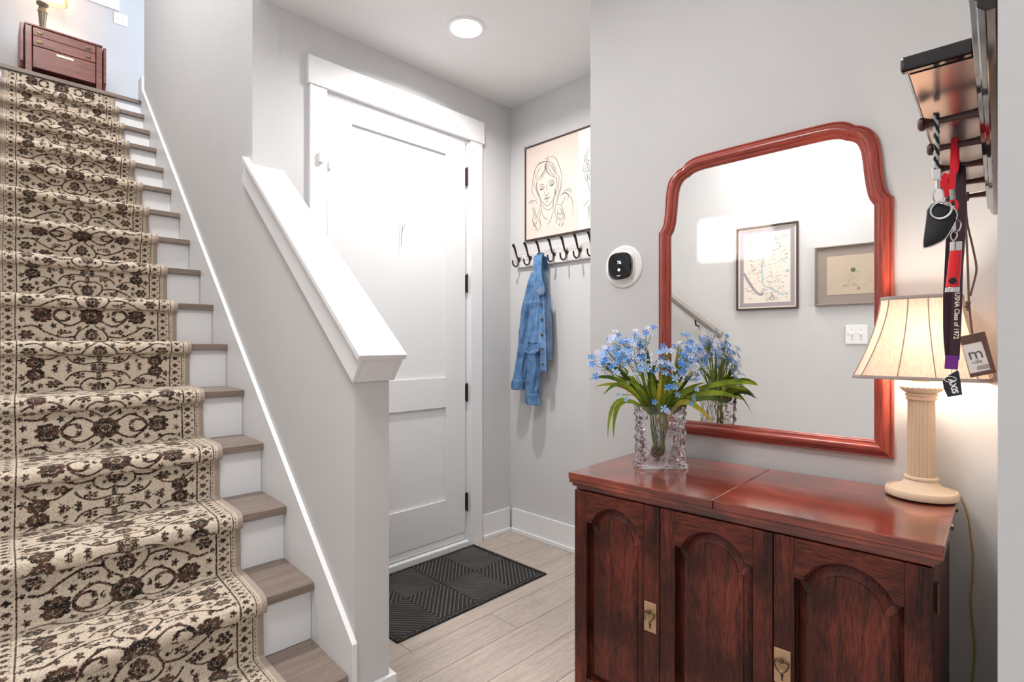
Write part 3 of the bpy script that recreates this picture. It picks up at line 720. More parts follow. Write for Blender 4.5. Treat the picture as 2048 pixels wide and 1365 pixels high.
# local frame: x = depth towards wall, y = width to the left, z up
def cbx(n, m, *b, bevel=.002, parent=None): return MB().box(*b).build(n, m, parent or cab, bevel=bevel)
SEAM = .462
cbx('top_leaf', CH_TOP, 0, .468, SEAM + .0008, CW, .8335, CABZ, bevel=.0025)
cbx('top_leaf', CH_TOP, 0, .468, 0, SEAM - .0008, .8335, CABZ, bevel=.0025)
md = MB()
for (o, z0, z1) in ((.002, .8225, .8333), (.009, .813, .8223), (.018, .803, .8128)):
    md.box(o, .46, o, CW - o, z0, z1)
md.build('cornice', CH_TOP, cab, bevel=.002)
BX = .034      # carcass front
cbx('side_panel', CH_DARK, BX + .002, .46, .018, .036, 0, .8028); cbx('side_panel', CH_DARK, BX + .002, .46, .885, .903, 0, .8028)
cbx('back_panel', CH_DARK, .445, .459, .0362, .8848, .02, .8028)
cbx('bottom_panel', CH_DARK, BX + .03, .444, .0362, .8848, .08, .098)
cbx('plinth', CH_DARK, BX + .004, BX + .022, .0362, .8848, 0, .098)
def arch_pts(ya, yb, z0, zs, zt, notch=.018, n=22):
    """closed outline, anticlockwise from bottom right: straight sides, small shoulder, round arch (y, z)"""
    c_ = (ya + yb) / 2; hw = (yb - ya) / 2 - notch
    rise = zt - zs; Rr = (hw * hw + rise * rise) / (2 * rise); cz = zt - Rr; a0 = math.asin(hw / Rr)
    pts = [(ya, z0), (yb, z0), (yb, zs)]
    for i in range(n + 1):
        a = a0 - 2 * a0 * i / n
        pts.append((c_ + Rr * math.sin(a), cz + Rr * math.cos(a)))
    pts.append((ya, zs)); return pts
def cab_door(y0, y1, pa, pb, handle=None):
    z0, z1 = .10, .801; zs, zt = .706, .764; pz = .225
    th = .022; xf = BX - .020
    dr = bpy.data.objects.new('door', None); COL.objects.link(dr); dr.parent = cab; dr.location = (xf, (y0 + y1) / 2, z0)
    hole = arch_pts(pa, pb, pz, zs, zt)
    o = dr.location
    def put(mb, name, mat, **kw):
        mb.v = [(a_ - o[0], b_ - o[1], c_ - o[2]) for a_, b_, c_ in mb.v]; return mb.build(name, mat, dr, **kw)
    put(MB().box(xf, xf + th, y0, pa, z0, z1), 'stile', CH_DARK, bevel=.0018)
    put(MB().box(xf, xf + th, pb, y1, z0, z1), 'stile', CH_DARK, bevel=.0018)
    put(MB().box(xf, xf + th, pa + .0003, pb - .0003, z0, pz), 'rail', CH_DARKH, bevel=.0018)
    top = [q for q in hole if q[1] > pz + 1e-4]              # arched lower edge of the top rail, from pb to pa
    e = .0035
    lower = [(y, z + e) for y, z in top]; up = [(y, z1) for y, z in top]
    put(MB().loft([[(xf + th, y, z) for y, z in up], [(xf, y, z) for y, z in up], [(xf, y, z) for y, z in lower], [(xf + e, y, z) for y, z in top], [(xf + th, y, z) for y, z in top], [(xf + th, y, z) for y, z in up]], cap=False, close=False), 'arched_rail', CH_DARKH)
    # raised and fielded panel set back in the opening
    rr = []
    for ins, d in ((-.004, .0215), (0, .0190), (.003, .0190), (.024, .0095), (.025, .0060), (.034, .0060)):
        q = arch_pts(pa + ins, pb - ins, pz + ins, zs - ins * 1.15, zt - ins * 1.15, notch=max(.018 - ins * .2, .01))
        rr.append([(xf + d - o[0] + .001, y - o[1], z - o[2]) for y, z in q])
    MB().loft(rr).build('raised_panel', CH_DARK, dr)
    if handle:
        hy = handle; hz = .4905
        pt = MB().box(xf - .0035, xf - .0003, hy - .0185, hy + .0185, hz - .041, hz + .041)
        pt.v = [(a - o[0], b - o[1], c - o[2]) for a, b, c in pt.v]
        pl_ = pt.build('handle_plate', BRASS, dr, bevel=.0012, label='brass handle plate with ring pull and keyhole')
        # sub-parts are children of the door (a third level), so pull and keyhole join the plate level
        pts = []
        for i in range(15):
            a = PI * i / 14; pts.append((xf - .0075 - .007 * math.sin(a), hy + .0155 * math.cos(a), hz + .012 - .019 * math.sin(a)))
        pm = MB().tube(smooth_line(pts, 2), .0019, 8)
        pm.tube([(xf - .0075, hy + .017, hz + .012), (xf - .009, hy + .008, hz + .016), (xf - .011, hy, hz + .013), (xf - .009, hy - .008, hz + .016), (xf - .0075, hy - .017, hz + .012)], .0024, 8)
        pm.lathe([(.001, -.005), (.0042, -.003), (.0048, 0), (.0042, .003), (.001, .005)], 10, (xf - .0095, hy, hz + .017))
        pm.v = [(a - o[0], b - o[1], c - o[2]) for a, b, c in pm.v]
        pm.build('ring_pull', BRASSD, dr, smooth=True)
        kh = MB().lathe([(.0036, 0), (.0036, .0006)], 14)
        kh.v = [(-c_, a, b) for a, b, c_ in kh.v]; kh.box(-.0006, 0, -.0018, .0018, -.013, 0)
        kh.v = [(a + xf - .0038 - o[0], b + hy - o[1], c + hz - .019 - o[2]) for a, b, c in kh.v]
        kh.build('keyhole', BLACKG, dr)
    return dr
cab_door(.6165, .9025, .664, .858, handle=.6425)
cab_door(.3225, .6145, .368, .571)
cab_door(.0195, .3205, .066, .275, handle=.3005)
for z in (.735, .25):
    hg = MB().box(BX + .001, BX + .016, .0125, .0175, z - .03, z + .03); hg.tube([(BX + .002, .0135, z - .03), (BX + .002, .0135, z + .03)], .004, 8)
    hg.build('hinge', BRASSD, cab)
for x in (.19, .36):
    k = MB().lathe([(.006, 0), (.006, .003), (.004, .005)], 14); k.v = [(a + x, -c_ - .0003, b + .845) for a, b, c_ in k.v]
    k.build('screw_cap', BRASSD, cab)
for y in (.002, SEAM - .001):
    pass
CABM = Matrix.Translation(cab.location) @ Matrix.Rotation(TR, 4, 'Z')
def onc(x, y, z=CABZ): return tuple(CABM @ Vector((x, y, z)))

# ================================================================ MIRROR
mr = thing('wall_mirror', 'large mirror in a red cherry frame with a shaped top above the cabinet', 'mirror', (*rot(TW, 1.8315, .634)[:2], .932), TW)
mr.rotation_euler = (0, 0, TW)
# half outlines (distance from centre, z), outer and inner edge, matched segment by segment
OUT = [[(.361, .932), (.361, 1.668)],
       [(.361, 1.668), (.349, 1.683), (.341, 1.705), (.336, 1.745), (.332, 1.800), (.325, 1.842), (.311, 1.868), (.290, 1.885), (.269, 1.893)],
       [(.269, 1.893), (.255, 1.905), (.236, 1.914), (.212, 1.919), (.160, 1.921), (0, 1.922)]]
INN = [[(.3145, .982), (.3145, 1.652)],
       [(.3145, 1.652), (.303, 1.672), (.2955, 1.702), (.290, 1.745), (.286, 1.785), (.281, 1.816), (.272, 1.838), (.258, 1.850), (.243, 1.856)],
       [(.243, 1.856), (.232, 1.863), (.218, 1.867), (.200, 1.8695), (.150, 1.8705), (0, 1.871)]]
PROF = [(0, 0), (0, .012), (.05, .017), (.12, .0185), (.16, .017), (.22, .0205), (.34, .0275), (.48, .0315), (.62, .0305), (.74, .025), (.80, .0205), (.86, .020), (.92, .0185), (.97, .0165), (1.0, .011), (1.0, .0)]
def resample(pl, n):
    P = smooth_line(pl, 5) if len(pl) > 2 else pl
    L = [0]
    for a, b in zip(P, P[1:]): L.append(L[-1] + math.hypot(b[0] - a[0], b[1] - a[1]))
    out = []
    for i in range(n + 1):
        s_ = L[-1] * i / n; j = 0
        while j < len(P) - 2 and L[j + 1] < s_: j += 1
        t = (s_ - L[j]) / max(L[j + 1] - L[j], 1e-9); out.append(tuple(P[j][k] + (P[j + 1][k] - P[j][k]) * t for k in (0, 1)))
    return out
def moulding(o_pts, i_pts, sgn, name, mat):
    rings = []
    for (oy, oz), (iy, iz) in zip(o_pts, i_pts):
        rings.append([(-h, sgn * (oy + (iy - oy) * t), oz + (iz - oz) * t - .932) for t, h in PROF])
    return MB().loft(rings).build(name, mat, mr, smooth=True)
inner_loop = []
for sgn in (1, -1):
    for k, nme, mat_, n in ((0, 'frame_stile', CH_FRAME, 1), (1, 'frame_shoulder', CH_FRAME, 30), (2, 'frame_crest', CH_FRAMEH, 24)):
        o_, i_ = resample(OUT[k], n), resample(INN[k], n)
        moulding(o_, i_, sgn, nme, mat_)
moulding([(.361, .932), (-.361, .932)], [(.3145, .982), (-.3145, .982)], 1, 'frame_bottom_rail', CH_FRAMEH)
gl = []
for k in range(3): gl += resample(INN[k], (1, 30, 24)[k])[(0 if k == 0 else 1):]
g1 = [(-.008, y - .0 + .002, z - .932) for y, z in gl]; g2 = [(-.008, -y - .002, z - .932) for y, z in gl[::-1]][1:]
MB().extrude(g1 + g2, (.005, 0, 0)).build('mirror_glass', MIRROR, mr)

# ================================================================ LAMP
lp = thing('table_lamp', 'cream column table lamp with a lit pleated shade on the right end of the cabinet', 'lamp', (1.748, .228, CABZ))
MB().lathe([(.071, .0005), (.072, .004)], 48).build('felt_pad', BLACKM, lp)
MB().lathe([(.077, .0042), (.0785, .007), (.0785, .018), (.076, .0225), (.070, .0235), (.069, .0215), (.060, .0255), (.045, .032), (.037, .041), (.0345, .046), (.0345, .0465)], 56).build('base', IVORY, lp, smooth=True)
MB().lathe([(.033, .0467), (.0365, .0485), (.0375, .0515), (.0365, .0545), (.033, .056)], 40).build('collar_ring', IVORY, lp, smooth=True)
fl_r = lambda r, z, a: r - .0016 * (1 - abs(math.sin(a * 11)) ** .6)
MB().lathe([(.0310, .0562), (.0308, .10), (.0300, .18), (.0290, .254)], 176, rfun=fl_r).build('fluted_column', COLUMN, lp, smooth=True)
MB().lathe([(.031, .2542), (.033, .2555), (.0335, .259), (.0315, .261), (.0315, .263), (.034, .265), (.035, .268), (.033, .271)], 40).build('capital', IVORY, lp, smooth=True)
cup = lambda r, z, a: r + (.0012 * abs(math.sin(a * 12)) if .274 < z < .287 else 0)
MB().lathe([(.031, .2712), (.036, .275), (.042, .280), (.0455, .286), (.0455, .289), (.041, .292), (.030, .297), (.020, .304), (.0165, .310), (.0165, .3105)], 144, rfun=cup).build('cup', IVORY, lp, smooth=True)
MB().lathe([(.0165, .3107), (.023, .3125), (.0235, .3155), (.022, .3175), (.015, .319), (.014, .345), (.014, .365)], 32).build('neck', IVORY, lp, smooth=True)
MB().lathe([(.013, .3655), (.015, .368), (.015, .385), (.011, .392)], 20).build('socket', BRASSB, lp, smooth=True)
bulb = MB().lathe([(.010, .3925), (.014, .398), (.024, .412), (.0275, .425), (.024, .440), (.012, .450), (.002, .453)], 24).build('bulb', emit('bulb_glow', (1, .82, .6), 9), lp, smooth=True)
# bell shade, oblong with cut corners: long side along the wall
def shade_ring(hy, hx, z, c_=.022, n=6):
    cc = c_
    P = [(hx, -hy + cc), (hx, hy - cc), (hx - cc * .9, hy), (-hx + cc * .9, hy), (-hx, hy - cc), (-hx, -hy + cc), (-hx + cc * .9, -hy), (hx - cc * .9, -hy)]
    out = []
    for i in range(8):
        a, b = P[i], P[(i + 1) % 8]
        for k in range(n): out.append((a[0] + (b[0] - a[0]) * k / n, a[1] + (b[1] - a[1]) * k / n, z))
    return out
SZ0, SZ1 = .312, .520
def sh(t): # t 0 bottom..1 top
    f = (1 - t) ** 1.55
    return (.082 + (.141 - .082) * f, .050 + (.0775 - .050) * f)
rings = [shade_ring(*sh(i / 16), SZ0 + (SZ1 - SZ0) * i / 16) for i in range(17)]
inner = [[(x * .985, y * .99, z) for x, y, z in r] for r in rings[::-1]]
MB().loft(rings + inner + [rings[0]], cap=False).build('lamp_shade', SHADE, lp, smooth=True)
for z, t in ((SZ0, 0), (SZ1, 1)):
    hy, hx = sh(t); r = shade_ring(hy + .0012, hx + .0012, z)
    rr = [[(x * k, y * k, z + dz_) for x, y, _ in r] for k, dz_ in ((1.0, -.004), (1.012, 0), (1.0, .005), (.97, .005), (.97, -.004), (1.0, -.004))]
    MB().loft(rr, cap=False).build('shade_binding', TAUPE, lp)
def shade_pt(i8, f, t, e=.0012):
    hy, hx = sh(t); r = shade_ring(hy + e, hx + e, SZ0 + (SZ1 - SZ0) * t, n=12); return r[(i8 * 12 + int(f * 12)) % 96]
for i8, f in ((0, 0), (1, 0), (2, 0), (3, 0), (4, 0), (5, 0), (6, 0), (7, 0), (0, .34), (0, .67), (4, .34), (4, .67), (2, .5), (6, .5)):
    MB().tube([shade_pt(i8, f, k / 12) for k in range(13)], .0014, 6).build('seam_cord', TAUPE, lp)
# flex
pts = [(1.806, .1735, .862), (1.812, .160, .861), (1.815, .150, .845), (1.815, .139, .805), (1.815, .1345, .760), (1.815, .1302, .71), (1.815, .131, .646), (1.815, .1345, .594), (1.815, .132, .542), (1.815, .1268, .478), (1.815, .128, .43), (1.815, .131, .381), (1.813, .133, .30), (1.81, .13, .16), (1.80, .125, .03)]
MB().tube(smooth_line(pts, 4), .0022, 8).build('cord', CORDG, lp, world=True, smooth=True)

# ================================================================ VASE
VC = Vector(onc(.265, .742, 0)); VA = R(YAW)     # broad side turned to the hall
vase = thing('crystal_vase', 'square clear crystal vase with rough cut sides holding blue flowers', 'vase', (VC.x, VC.y, CABZ), VA)
def vring(hw, hd, z, amp, seed, n=64, p=7):
    o = []
    for j in range(n):
        a = 2 * PI * j / n; c_, s_ = math.cos(a), math.sin(a); k = (abs(c_) ** p + abs(s_) ** p) ** (-1 / p)
        x, y = c_ * k, s_ * k
        edge = min(1, max(0, (abs(y) - .62) / .2))          # rough pillars at both sides
        q = noise.noise(Vector((x * 3 + seed, y * 3, z * 60))) + .6 * math.sin(z * 230 + 3 * noise.noise(Vector((x, y, z * 9))))
        facet = 1.5 * noise.noise(Vector((x * 2.2, y * 3.4 + 4, z * 34))) * abs(noise.noise(Vector((y * 5, z * 18, 2)))) * 3
        d = amp * (edge * q + (1 - edge) * facet)
        o.append((x * (hd + d * .8), y * (hw + d), z))
    return o
H = .199; vr = []
for i in range(52):
    z = .0008 + H * i / 51; t = i / 51
    hw = .074 + .004 * abs(2 * t - 1) ** 3 + (.004 if t < .06 else 0); vr.append(vring(hw, .046, z, .0034 if .02 < t < .99 else .001, 0))
inn_ = []
for i in range(18):
    t = 1 - i / 17; z = .022 + (H + .0008 - .022) * t; inn_.append(vring(.056 + .012 * t * t, .030 + .006 * t, z, .0012, 5))
MB().loft(vr + inn_).build('glass_body', CRYSTAL, vase, smooth=False)

# ================================================================ FLOWERS
fb = thing('flower_arrangement', 'bunch of small blue flowers with long green leaves in the crystal vase', 'flowers', (VC.x, VC.y, CABZ), VA)
# local frame: -y = picture right, x = away from the hall
rnd = random.Random(11)
def strap_leaf(base, ctrl, tip, w, mat, twist=0.0):
    n = 12; P = []
    b, c_, t_ = Vector(base), Vector(ctrl), Vector(tip)
    for i in range(n + 1):
        t = i / n; P.append(b * (1 - t) ** 2 + c_ * 2 * t * (1 - t) + t_ * t * t)
    vs = []; side0 = None
    for i, p in enumerate(P):
        tg = (P[min(i + 1, n)] - P[max(i - 1, 0)]).normalized()
        view = Vector((-1, 0, .35)); s_ = tg.cross(view)
        if s_.length < .05: s_ = Vector((0, 1, 0))
        s_.normalize(); s_ = (Matrix.Rotation(twist * (i / n - .3), 3, tg) @ s_)
        nn = s_.cross(tg).normalized(); t = i / n
        ww = w * (.35 + .65 * min(1, t * 2.6)) * (1 - max(0, (t - .62) / .38) ** 1.8) + .0004
        vs += [tuple(p - s_ * ww), tuple(p - nn * ww * .30), tuple(p + s_ * ww), tuple(p + nn * .0006 - nn * ww * .30)]
    fs = []
    for i in range(n):
        a = i * 4; d = a + 4
        fs += [(a, a + 1, d + 1, d), (a + 1, a + 2, d + 2, d + 1), (a + 2, a + 3, d + 3, d + 2), (a + 3, a, d, d + 3)]
    MB().add(vs, fs).build('leaf', mat, fb, smooth=True)
def pxl(u, v, x=0):     # offsets in the bunch's own plane: right of centre (mm), above the cabinet top (mm)
    return Vector((x / 1000, -u / 1000, v / 1000))
M0 = (0, 196)
LV = [  # tip right, tip up, depth, bulge right, bulge up, half width, mat
 (-235, 283, -10, -120, 330, 7, 0), (-218, 262, -30, -100, 300, 6, 2), (-190, 238, -40, -120, 330, 6.5, 0), (-178, 100, -45, -175, 300, 6, 0), (-155, 95, -20, -160, 290, 7.5, 0),
 (-180, 342, 20, -80, 300, 7, 1), (-130, 335, -20, -60, 250, 8, 0), (-60, 430, 10, -70, 280, 5, 0), (-42, 385, -10, -40, 290, 7, 1), (-20, 335, -25, -60, 240, 9, 1),
 (-35, 300, -30, -25, 240, 8, 0), (30, 382, -10, 0, 260, 8, 0), (42, 310, -30, 20, 230, 9, 1), (62, 405, 0, 60, 290, 9, 2), (85, 370, 15, 70, 290, 8, 2), (48, 350, -40, 30, 230, 7, 1),
 (60, 268, -50, 25, 300, 6, 0), (-5, 310, -40, -20, 200, 6, 2), (380, 250, 5, 170, 330, 8, 0), (322, 235, 30, 150, 320, 7, 0), (268, 217, -20, 130, 285, 9, 0), (215, 208, -45, 110, 260, 7.5, 1),
 (158, 145, -60, 60, 270, 9, 2), (120, 300, 30, 70, 260, 6, 1), (105, 342, 30, 60, 280, 7, 1), (-95, 262, -45, -50, 230, 6, 1), (-140, 300, 20, -70, 260, 6, 0), (150, 260, 20, 80, 250, 6, 0), (0, 250, -45, 0, 220, 7, 0), (25, 240, -45, 12, 215, 7, 1)]
LV += [(rnd.uniform(-150, 150), rnd.uniform(255, 350), rnd.uniform(-25, 35), rnd.uniform(-60, 60), rnd.uniform(230, 290), rnd.uniform(5, 8), rnd.choice((0, 1, 1, 2))) for _ in range(14)]
LM = (LEAF1, LEAF2, LEAF3)
for (u, v, d, bu, bv, w, m_) in LV:
    base = pxl(u * .10, 40 + abs(u) * .05, d * .2); mid = pxl(bu, bv, d * .7)
    # the stem part climbs through the mouth of the vase first
    strap_leaf(pxl(max(-40, min(40, u * .2)), 170, max(-14, min(14, d * .3))), mid, pxl(u, v, d), w / 1000, LM[m_], rnd.uniform(-.5, .5))
# stems inside and above the vase
sprays = [(-140, 375, -10), (-165, 348, 0), (-205, 322, -25), (-182, 300, -30), (-110, 392, 5), (-122, 350, -20), (-90, 330, -30), (-75, 378, 10), (-60, 345, 0), (-88, 300, -40), (-50, 400, 15), (-150, 322, 10),
          (-5, 330, -25), (20, 345, -10), (48, 330, -20), (70, 345, -20), (100, 360, 20), (88, 320, 0), (62, 300, -30), (112, 330, 25), (40, 290, -40), (118, 300, -5), (130, 345, 25),
          (-12, 192, -55), (102, 232, -50), (-128, 238, -25), (25, 262, -45), (90, 285, -25), (-30, 305, -20), (-105, 362, -12), (80, 385, 12), (110, 388, 22)]
petal_meshes = []
for pm_ in PET:
    m = MB()
    for k in range(5):
        a = 2 * PI * k / 5; ca, sa = math.cos(a), math.sin(a); ca1, sa1 = math.cos(a - .44), math.sin(a - .44); ca2, sa2 = math.cos(a + .44), math.sin(a + .44)
        m.add([(0, 0, 0), (ca1 * .0066, sa1 * .0066, .0018), (ca * .0092, sa * .0092, .0010), (ca2 * .0066, sa2 * .0066, .0018), (ca * .004, sa * .004, .0002)], [(0, 1, 4), (1, 2, 4), (2, 3, 4), (3, 0, 4)])
    m.lathe([(.0002, .0022), (.0012, .0016), (.0014, .0004)], 6)
    me = bpy.data.meshes.new('flower'); me.from_pydata(m.v, [], m.f); me.materials.append(pm_); petal_meshes.append(me)
for (u, v, d) in sprays:
    v += 22 if v > 280 else 0; tip = pxl(u, v, d); b = pxl(u * .08, 30 + rnd.random() * 20, d * .15); mth = pxl(max(-45, min(45, u * .28)), 200, max(-18, min(18, d * .4)))
    pts = [b, (b + mth) / 2, mth, mth.lerp(tip, .5) + Vector((0, 0, .012)), tip]
    sm = MB().tube(smooth_line([tuple(p) for p in pts], 3), .0012, 6)
    n = rnd.randint(7, 10) if v > 290 else rnd.randint(3, 5)
    fl_pos = []
    for i in range(n):
        q = tip + Vector((rnd.uniform(-.022, .022), rnd.uniform(-.032, .032), rnd.uniform(-.030, .032)))
        sm.tube([tuple(mth.lerp(tip, .8)), tuple(q)], .0006, 4); fl_pos.append(q)
    sm.build('stem', LEAF1, fb, smooth=True)
    for q in fl_pos:
        o = bpy.data.objects.new('flower', petal_meshes[rnd.choices((0, 1, 2), (4, 5, 4))[0]]); COL.objects.link(o); o.parent = fb; o.location = q
        out = (q - Vector((0, 0, .22))).normalized() * .5 + Vector((-.8, 0, .35)) + Vector((rnd.uniform(-.5, .5), rnd.uniform(-.5, .5), rnd.uniform(-.4, .4)))
        o.rotation_euler = out.to_track_quat('Z', 'Y').to_euler(); s_ = rnd.uniform(1.05, 1.6); o.scale = (s_, s_, s_)
# dried pine cone at the bottom of the vase
pc = thing('pine_cone', 'small brown pine cone lying inside the crystal vase', 'pine cone', (VC.x, VC.y, CABZ + .024), VA)
pcm = MB()
for i in range(46):
    t = i / 46; a = i * 2.4; r = .015 * math.sin(PI * (.12 + .82 * t)) ; z = .004 + .034 * t
    pcm.box(-.003, .003, -.0008, .0008, 0, .008); 
    for j in range(8):
        x, y, zz = pcm.v[-8 + j]; p = Matrix.Rotation(a, 3, 'Z') @ (Matrix.Rotation(-.9, 3, 'X') @ Vector((x, y, zz)) + Vector((0, r, 0))); pcm.v[-8 + j] = (p.x, p.y + .012, p.z + z)
pcm.build('scales', paint('cone_brown', (.13, .06, .05), .8, .1, 400), pc)
# ================================================================ STAIR RUNNER
def make_runner():
    prof = [(yn(1) + .018, .004)]
    for k in range(1, 17):
        y = yn(k); z = k * RISE
        if k == 16: prof += [(y + .017, z - .031)]; break
        prof += [(y + .017, z - .060), (y + .0165, z - .049), (y + .004, z - .0465), (y - .014, z - .042), (y - .021, z - .030), (y - .0225, z - .016), (y - .018, z - .001), (y - .004, z + .008), (y + .010, z + .0125),
                 (yn(k + 1) + .004, z + .0125), (yn(k + 1) + .015, z + .016)]
    prof = np.array(prof); seg = np.hypot(*np.diff(prof, axis=0).T); s = np.concatenate([[0], np.cumsum(seg)])
    near = s[6 * 11]
    sv = np.concatenate([np.arange(0, near, .0032), np.arange(near, s[-1], .0046)])
    yy = np.interp(sv, s, prof[:, 0]); zz = np.interp(sv, s, prof[:, 1])
    k_ = np.ones(3) / 3                        # soften the corners
    yy[1:-1] = np.convolve(yy, k_, 'valid'); zz[1:-1] = np.convolve(zz, k_, 'valid')
    ty = np.gradient(yy); tz = np.gradient(zz); L = np.hypot(ty, tz) + 1e-9; ny, nz_ = -tz / L, ty / L
    HW = .345; u = np.concatenate([[-HW, -HW + .001], np.arange(-HW + .004, HW - .003, .0036), [HW - .001, HW]]); nu = len(u); nv = len(sv)
    # --- pattern on a 2 mm grid, half width, one repeat, mirrored about the middle and about mid repeat
    PER = .72; G = .0015; W = int(HW / G) + 2; H = int(PER / G)
    T = np.zeros((H, W)); VV, UU = np.meshgrid(np.arange(H) * G, np.arange(W) * G, indexing='ij')
    def blob(cu, cv, ru, rv, petals=0, depth=.25, val=1.0, hole=0.0, rot_=0.0):
        ru *= .84; rv *= .84; val *= .80
        if petals and ru > .018:                 # big flowers: ring of florets round a light eye
            for q in range(petals):
                a = 2 * PI * q / petals; blob1(cu + ru * .74 * math.cos(a), cv + rv * .74 * math.sin(a), ru * .34, rv * .34, 0, 0, val * 1.1)
            blob1(cu, cv, ru * .66, rv * .66, petals, .18, val * .62, 0, rot_); blob1(cu, cv, ru * .3, rv * .3, 5, .3, val * 1.1)
        else: blob1(cu, cv, ru, rv, petals, depth, val, hole, rot_)
    def blob1(cu, cv, ru, rv, petals=0, depth=.25, val=1.0, hole=0.0, rot_=0.0):
        for dv in (-PER, 0, PER):
            du = UU - cu; dv_ = VV - cv - dv; c_, s_ = math.cos(rot_), math.sin(rot_)
            a = (du * c_ + dv_ * s_) / ru; b = (-du * s_ + dv_ * c_) / rv; r = np.hypot(a, b); th = np.arctan2(b, a)
            edge = 1 + (depth * np.cos(petals * th) if petals else 0)
            f = np.clip((edge - r) * 4 + .5, 0, 1) * val
            if hole: f *= np.clip((r - hole) * 6 + .4, .35, 1)
            np.maximum(T, f, out=T)
    def stroke(pts, w, val=.85):
        P_ = smooth_line(pts, 8)
        for (a, b) in P_:
            i0 = b / G; j0 = a / G; r = int(w / G) + 3
            for ii in range(int(i0) - r, int(i0) + r + 1):
                for jj in range(max(0, int(j0) - r), min(W, int(j0) + r + 1)):
                    d = math.hypot((ii - i0), (jj - j0)) * G; f = min(1, max(0, (w - d) / .002 + .5)) * val
                    if f > T[ii % H, jj]: T[ii % H, jj] = f
    def motif(o, fl=1):
        """one garden of scrolls, palmettes and rosettes; o = offset along the runner, fl flips it"""
        V = lambda v: o + fl * v * .766; K = .8
        blob(0, V(0), .052, .046, 10, .16, .92, .28); blob(0, V(0), .014, .014, 0, 0, 1)
        blob(0, V(.115), .030, .034, 8, .2, .85, .3); blob(0, V(.185), .012, .020, 0, 0, .8)
        stroke([(.035, V(.03)), (.075, V(.06)), (.11, V(.045)), (.135, V(.01)), (.12, V(-.025)), (.09, V(-.03)), (.078, V(-.008))], .0042)
        stroke([(.012, V(.06)), (.05, V(.10)), (.06, V(.145)), (.03, V(.175)), (.0, V(.165))], .0038)
        stroke([(.06, V(.125)), (.11, V(.13)), (.16, V(.10)), (.20, V(.065)), (.235, V(.07))], .0042)
        stroke([(.12, V(.15)), (.16, V(.185)), (.21, V(.18)), (.245, V(.15))], .0036)
        stroke([(.0, V(.205)), (.05, V(.215)), (.09, V(.20)), (.11, V(.17))], .0036)
        blob(.175, V(.015), .042, .026, 7, .18, .95, .3, .25 * fl); blob(.225, V(.115), .030, .024, 6, .2, .9, .25, -.4 * fl)
        blob(.105, V(.098), .022, .015, 5, .3, .9, 0, .6 * fl); blob(.150, V(.150), .028, .018, 6, .25, .95, .25, -.3 * fl)
        blob(.066, V(.192), .024, .016, 5, .3, .95, 0, .3); blob(.205, V(.205), .034, .027, 9, .2, .95, .3)
        for (a, b, r) in ((.085, .018, .010), (.045, .075, .010), (.135, .062, .012), (.24, .03, .011), (.25, .075, .009), (.19, .145, .010), (.10, .225, .011), (.145, .225, .010), (.03, .14, .008), (.245, .19, .012), (.095, .06, .008), (.18, .065, .009), (.02, .225, .010), (.12, .118, .008), (.075, .155, .009), (.215, .165, .007)):
            blob(a, V(b), r, r * 1.15, 5, .35, .95)
    motif(0); motif(.36, -1); motif(.36, 1); motif(.72, -1)
    blob(0, .18, .03, .017, 6, .2, .7, .3); blob(.13, .18, .016, .010, 4, .3, .75); blob(0, .54, .022, .022, 8, .2, .7, .3)
    rs0 = np.random.RandomState(12); placed = 0
    for _ in range(900):
        cu, cv = rs0.uniform(.0, .250), rs0.uniform(0, PER / 2); r_ = rs0.choice([.008, .010, .013, .016])
        a0, a1 = int(max(0, cv - r_ * 1.2) / G), int((cv + r_ * 1.2) / G) + 1; b0, b1 = int(max(0, cu - r_ * 1.2) / G), int((cu + r_ * 1.2) / G) + 1
        if T[a0:a1, b0:b1].max() > .25: continue
        pt = int(rs0.choice([4, 5, 6])); tl_ = rs0.uniform(-1, 1)
        for vv in (cv, PER - cv):
            blob1(cu, vv, r_ * .8, r_ * .7, pt, .35, .85, 0, tl_)
            stroke([(cu, vv), (cu + r_ * 1.1 * math.cos(tl_ * 3), vv + r_ * 1.1 * math.sin(tl_ * 3)), (cu + r_ * 1.9 * math.cos(tl_ * 3 + .8), vv + r_ * 1.9 * math.sin(tl_ * 3 + .8))], .0021, .8)
        placed += 1
        if placed > 70: break
    # border band
    T[:, int(.262 / G):] = 0
    T[:, int(.262 / G):int(.266 / G)] = .95
    m_ = int(PER / .0327)
    for i in range(m_):
        v = (i + .5) * PER / m_
        blob(.284, v, .0135, .011, 6 if i % 2 else 4, .25, .95, .0); blob(.300, v + .015, .006, .007, 0, 0, .8); blob(.272, v + .018, .0045, .006, 0, 0, .7)
    for j in (int(.310 / G),): T[:, j:j + 2] = .9
    for i in range(int(PER / .013)): blob(.318, i * .01306, .0035, .0045, 0, 0, .85)
    # --- vertices
    U = np.broadcast_to(u, (nv, nu)); S = np.broadcast_to(sv[:, None], (nv, nu))
    vi = ((S % PER) / G); ui = np.abs(U) / G; i0 = vi.astype(int) % H; i1 = (i0 + 1) % H; j0 = np.minimum(ui.astype(int), W - 2); fi = vi - np.floor(vi); fj = ui - j0
    ink = T[i0, j0] * (1 - fi) * (1 - fj) + T[i1, j0] * fi * (1 - fj) + T[i0, j0 + 1] * (1 - fi) * fj + T[i1, j0 + 1] * fi * fj
    edge = (np.abs(U) > .3265).astype(float)
    rs = np.random.RandomState(3); h = rs.rand(nv, nu) * .0011 + np.where(np.abs(U) > .3265, .0008, 0) - np.where(np.abs(np.abs(U) - .3265) < .002, .003, 0)
    h = np.where(np.abs(U) > HW - .0005, -.0095, h)
    h += .0006 * np.sin(U * 17 + S * 3) * np.sin(S * 23)
    Y = yy[:, None] + ny[:, None] * h; Z = zz[:, None] + nz_[:, None] * h
